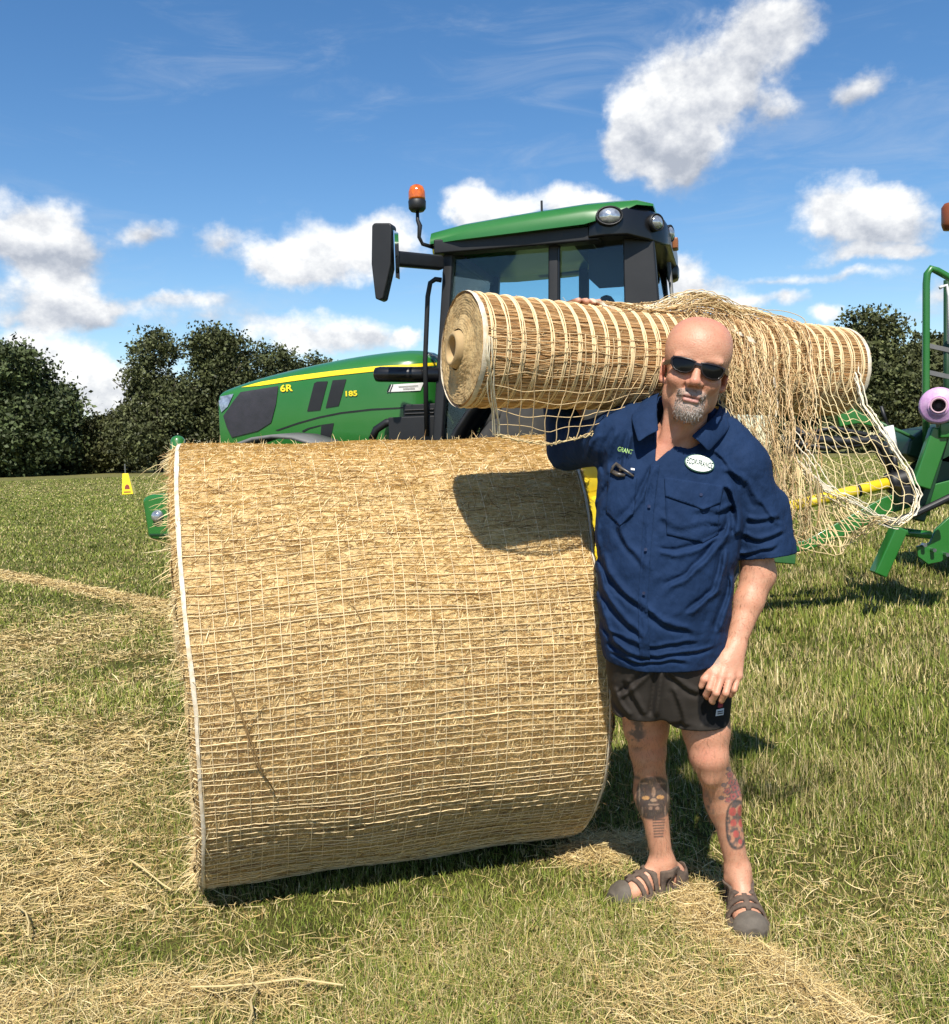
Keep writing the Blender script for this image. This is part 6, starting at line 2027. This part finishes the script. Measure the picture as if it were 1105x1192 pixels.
        L_ = r.uniform(.003, .0062) * (1.1 if v < -.115 else .7)
        paths.append([p0, p0 + d * L_ * .5 + nn * .001, p0 + d * L_ - HU * L_ * .3])
        g_ = r.uniform(.26, .52) if v < -.095 else r.choice([r.uniform(.10, .18), r.uniform(.28, .45)], p=[.5, .5])
        cols.append(np.array([1, .90, .82]) * g_)
    V, Q, C = strands(np.array(paths) - O, np.array([.00075, .0006, .0002])[None] * np.ones((len(paths), 1)), 3, np.array(cols))
    mesh_np('goatee', V, Q, None, mat('beard_hair', (1, 1, 1), .6, attr='Col'), body, C)['kind'] = 'stuff'

    # ================= fine hair on forearm and legs
    pts, nrm = [], []
    n_f = len(body.data.polygons)
    co = np.empty(len(body.data.vertices) * 3, np.float32); body.data.vertices.foreach_get('co', co); co = co.reshape(-1, 3) + O
    vn = np.empty(len(co) * 3, np.float32); body.data.vertex_normals.foreach_get('vector', vn); vn = vn.reshape(-1, 3)
    zz = co[:, 2]
    legs = (zz > .13) & (zz < .62) & (vn[:, 1] < .4)
    arm = (co[:, 0] > .70) & (zz > .86) & (zz < 1.14)
    sel = np.concatenate([r.choice(np.where(legs)[0], 1600), r.choice(np.where(arm)[0], 520)])
    p0, nn = co[sel], vn[sel]
    d = nn * .45 + np.array([0, 0, -1.0]) * .8 + r.normal(0, .35, nn.shape)
    d /= np.linalg.norm(d, axis=1, keepdims=True)
    L_ = r.uniform(.006, .016, (len(sel), 1))
    P = np.stack([p0, p0 + d * L_ * .5 + nn * .0015, p0 + d * L_ + nn * .001], 1)
    V, Q, C = strands(P - O, np.full((len(sel), 3), .00022), 3, np.array([.22, .13, .07]) * r.uniform(.6, 1.5, (len(sel), 1)))
    mesh_np('body_hair', V, Q, None, mat('body_hair', (1, 1, 1), .6, attr='Col'), body, C)['kind'] = 'stuff'
build_person()
# ------------------------------------------------------------------ grass and loose straw
def ribbons(P, W, side, C, jitter=None):
    """P (n,k,3) centre lines, W (n,k) half widths, side (n,3) width direction -> quads"""
    n, k, _ = P.shape
    V = np.stack([P - side[:, None] * W[..., None], P + side[:, None] * W[..., None]], 2).reshape(-1, 3)
    b = (np.arange(n)[:, None] * k + np.arange(k - 1)[None]) * 2
    Q = np.stack([b, b + 1, b + 3, b + 2], -1).reshape(-1, 4)
    return V, Q, np.repeat(C, 2 * k, 0) if C.ndim == 2 else np.repeat(C.reshape(-1, 3), 2, 0)

M['blade'] = mat('grass_blades', (1, 1, 1), .65, attr='Col', spec=.2)

def bale_clear(x, y):
    a = (x - BX) * B_AX[0] + (y - BY) * B_AX[1]
    d = (x - BX) * B_FR[0] + (y - BY) * B_FR[1]
    return ~((np.abs(a) < BL / 2 - .01) & (np.abs(d) < .17))

def build_grass():
    r = np.random.default_rng(77)
    n = 900000
    # more blades close to the viewer, thinning outwards
    u = r.random(n)
    r0, r1 = 1.75, 80.0
    rad = r0 * (r1 / r0) ** (u ** 1.0)
    ang = r.uniform(R_(-42), R_(40), n)
    x, y = rad * np.sin(ang), rad * np.cos(ang)
    s = straw_mask(x, y)
    tuft = plain_noise(x, y, 33, 3, 4.5)
    keep = (r.random(n) < np.clip(1.05 - .62 * s + .3 * tuft, .18, 1)) & bale_clear(x, y)
    for F_ in (FT_L, FT_R):
        keep &= seg_dist(x, y, FP(F_, .05, 0, 0)[:2], FP(F_, .95, 0, 0)[:2]) > .05
    x, y, rad, s, tuft = x[keep], y[keep], rad[keep], s[keep], tuft[keep]
    n = len(x)
    tall = np.clip((x - .45) / .6, 0, 1) * np.clip((y - 2.9) / 1.0, 0, 1)
    hgt = (.018 + .027 * r.random(n)) * (1 + .5 * tuft.clip(-.6, 1)) * (1 + .9 * tall * r.random(n)) + .05 * tall * (r.random(n) < .10)
    hgt *= 1 - .3 * np.clip(s - .4, 0, 1)
    hgt = np.clip(hgt, .012, .16) * np.clip(1 + .02 * rad, 1, 1.5)
    w = np.maximum(.0011, .00046 * rad) * r.uniform(.7, 1.3, n)
    a = r.uniform(0, 6.28, n)
    lean = r.gamma(2.0, .33, n) * (1 - .35 * tall)
    d = np.stack([np.cos(a), np.sin(a), 0 * a], 1)
    side = np.stack([-np.sin(a), np.cos(a), 0 * a], 1)
    z0 = ground_h(x, y) - .004
    base = np.stack([x, y, z0], 1)
    t = np.array([0, .5, 1.0])
    P = base[:, None] + d[:, None] * (hgt * lean)[:, None, None] * (t ** 1.8)[None, :, None] + np.array([0, 0, 1.0]) * (hgt[:, None] * (t - .28 * np.clip(lean, 0, 1.4)[:, None] * t ** 2))[..., None]
    W = w[:, None] * np.array([1, .8, .12])[None]
    dry = r.random(n) < np.clip(.14 + .50 * s + .28 * tall * (plain_noise(x, y, 37, 3, 2.0) > .1), 0, .85)
    g = np.array([(.150, .190, .028), (.190, .215, .036), (.108, .145, .024), (.235, .225, .055)])[r.choice(4, n, p=[.35, .3, .2, .15])]
    dr = np.array([(.46, .37, .17), (.36, .28, .12), (.56, .47, .25), (.29, .25, .095)])[r.choice(4, n, p=[.35, .25, .2, .2])]
    c = np.where(dry[:, None], dr, g) * r.uniform(.75, 1.2, (n, 1)) * (1 + .26 * plain_noise(x, y, 39, 4, 1.5))[:, None]
    V, Q, C = ribbons(P, W, side, c)
    o = mesh_np('grass', V, Q, None, M['blade'], None, C)
    tag(o, 'short green grass of the mown field', 'grass', None, 'stuff')

def build_straw():
    r = np.random.default_rng(78)
    n = 330000
    u = r.random(n)
    rad = 1.75 * (14.0 / 1.75) ** (u ** 1.0)
    ang = r.uniform(R_(-36), R_(36), n)
    x, y = rad * np.sin(ang), rad * np.cos(ang)
    s = straw_mask(x, y)
    m_ = (r.random(n) < np.clip((s - .17) * 1.25, .010, 1)) & bale_clear(x, y)
    x, y, rad, s = x[m_], y[m_], rad[m_], s[m_]
    # denser heaps by the feet and along the windrow
    ex = []
    for (a, b, w_, k), cnt in zip(PILES, (2600, 2800, 2400, 7000, 1500, 500)):
        t = r.random(cnt)
        o_ = r.normal(0, w_ * .62, (cnt, 2))
        ex.append(np.stack([a[0] + (b[0] - a[0]) * t + o_[:, 0], a[1] + (b[1] - a[1]) * t + o_[:, 1], np.exp(-(o_ ** 2).sum(1) / w_ ** 2) * (.04 if w_ < .13 else .05)], 1))
    ex = np.concatenate(ex)
    ex = ex[bale_clear(ex[:, 0], ex[:, 1])]
    for F_ in (FT_L, FT_R):
        a_, b_ = FP(F_, .0, 0, 0), FP(F_, 1.0, 0, 0)
        ex = ex[seg_dist(ex[:, 0], ex[:, 1], a_[:2], b_[:2]) > .085]
        q = seg_dist(x, y, a_[:2], b_[:2]) > .07
        x, y, s, rad = x[q], y[q], s[q], rad[q]
    x = np.concatenate([x, ex[:, 0]]); y = np.concatenate([y, ex[:, 1]])
    hz = np.concatenate([.018 * np.clip(s, 0, 1), ex[:, 2]])
    n = len(x); rad = np.hypot(x, y)
    L_ = r.gamma(2.6, .020, n) * np.where(r.random(n) < .04, 2.2, 1)
    L_ = np.clip(L_, .015, .24)
    a = r.uniform(0, 6.28, n)
    el = r.normal(.03, .16, n)
    d = np.stack([np.cos(a) * np.cos(el), np.sin(a) * np.cos(el), np.sin(el)], 1)
    sd_ = np.stack([-np.sin(a), np.cos(a), r.normal(0, .6, n)], 1); sd_ /= np.linalg.norm(sd_, axis=1, keepdims=True)
    k = 5
    t = np.linspace(-.5, .5, k)
    bend = r.normal(0, .45, n)
    z = ground_h(x, y) + .006 + hz * r.random(n) + .010 * r.random(n)
    P = np.stack([x, y, z], 1)[:, None] + d[:, None] * (L_[:, None] * t)[..., None] + np.stack([-np.sin(a), np.cos(a), 0 * a], 1)[:, None] * (L_[:, None] * bend[:, None] * (t ** 2 - .08))[..., None] + np.array([0, 0, 1.]) * (L_ * r.normal(0, .22, n))[:, None, None] * (t ** 2)[None, :, None]
    P[..., 2] = np.maximum(P[..., 2], .003)
    W = (np.maximum(.0007, .00028 * rad) * r.uniform(.6, 1.4, n))[:, None] * np.array([.6, 1, 1, 1, .5])[None]
    pal = np.array([(.64, .49, .225), (.54, .40, .165), (.72, .58, .31), (.44, .30, .115), (.30, .20, .075)])
    c = pal[r.choice(5, n, p=[.3, .28, .18, .16, .08])] * r.uniform(.8, 1.15, (n, 1))
    V, Q, C = ribbons(P, W, sd_, c)
    o = mesh_np('loose_straw', V, Q, None, M['straw'], None, C)
    tag(o, 'loose dry straw and hay scattered over the mown grass', 'straw', None, 'stuff')
build_grass()
build_straw()

# the long thick stalks lying in front
def build_stalks():
    st = []
    c = np.array([[.52, .41, .2]])
    for pts in ([(222, 1149), (262, 1148), (300, 1145), (345, 1139), (400, 1147)], [(290, 1140), (300, 1150), (292, 1165), (294, 1178), (290, 1190)], [(20, 1055), (30, 1062), (34, 1075), (33, 1082), (33, 1090)], [(150, 1000), (165, 1010), (178, 1020), (190, 1030), (200, 1036)]):
        P = np.array([[gnd(px, py, .035 + .01 * (i % 2)) for i, (px, py) in enumerate(pts)]])
        V, Q, C = strands(P, np.full((1, 5), .0030), 6, c * RNG.uniform(.8, 1.1))
        o = mesh_np('straw_stalk', V, Q, None, M['straw'], None, C)
        st.append(o)
    for o, lb in zip(st, ('long pale stalk lying nearly level in the front grass left of the picture centre', 'short brown stalk crossing the long pale stalk in the front grass', 'bent pale stalk standing up at the far left of the front grass', 'pale stalk lying aslant below the left end of the big roll')):
        tag(o, lb, 'stalk', 'thick stalks in the front grass')
build_stalks()
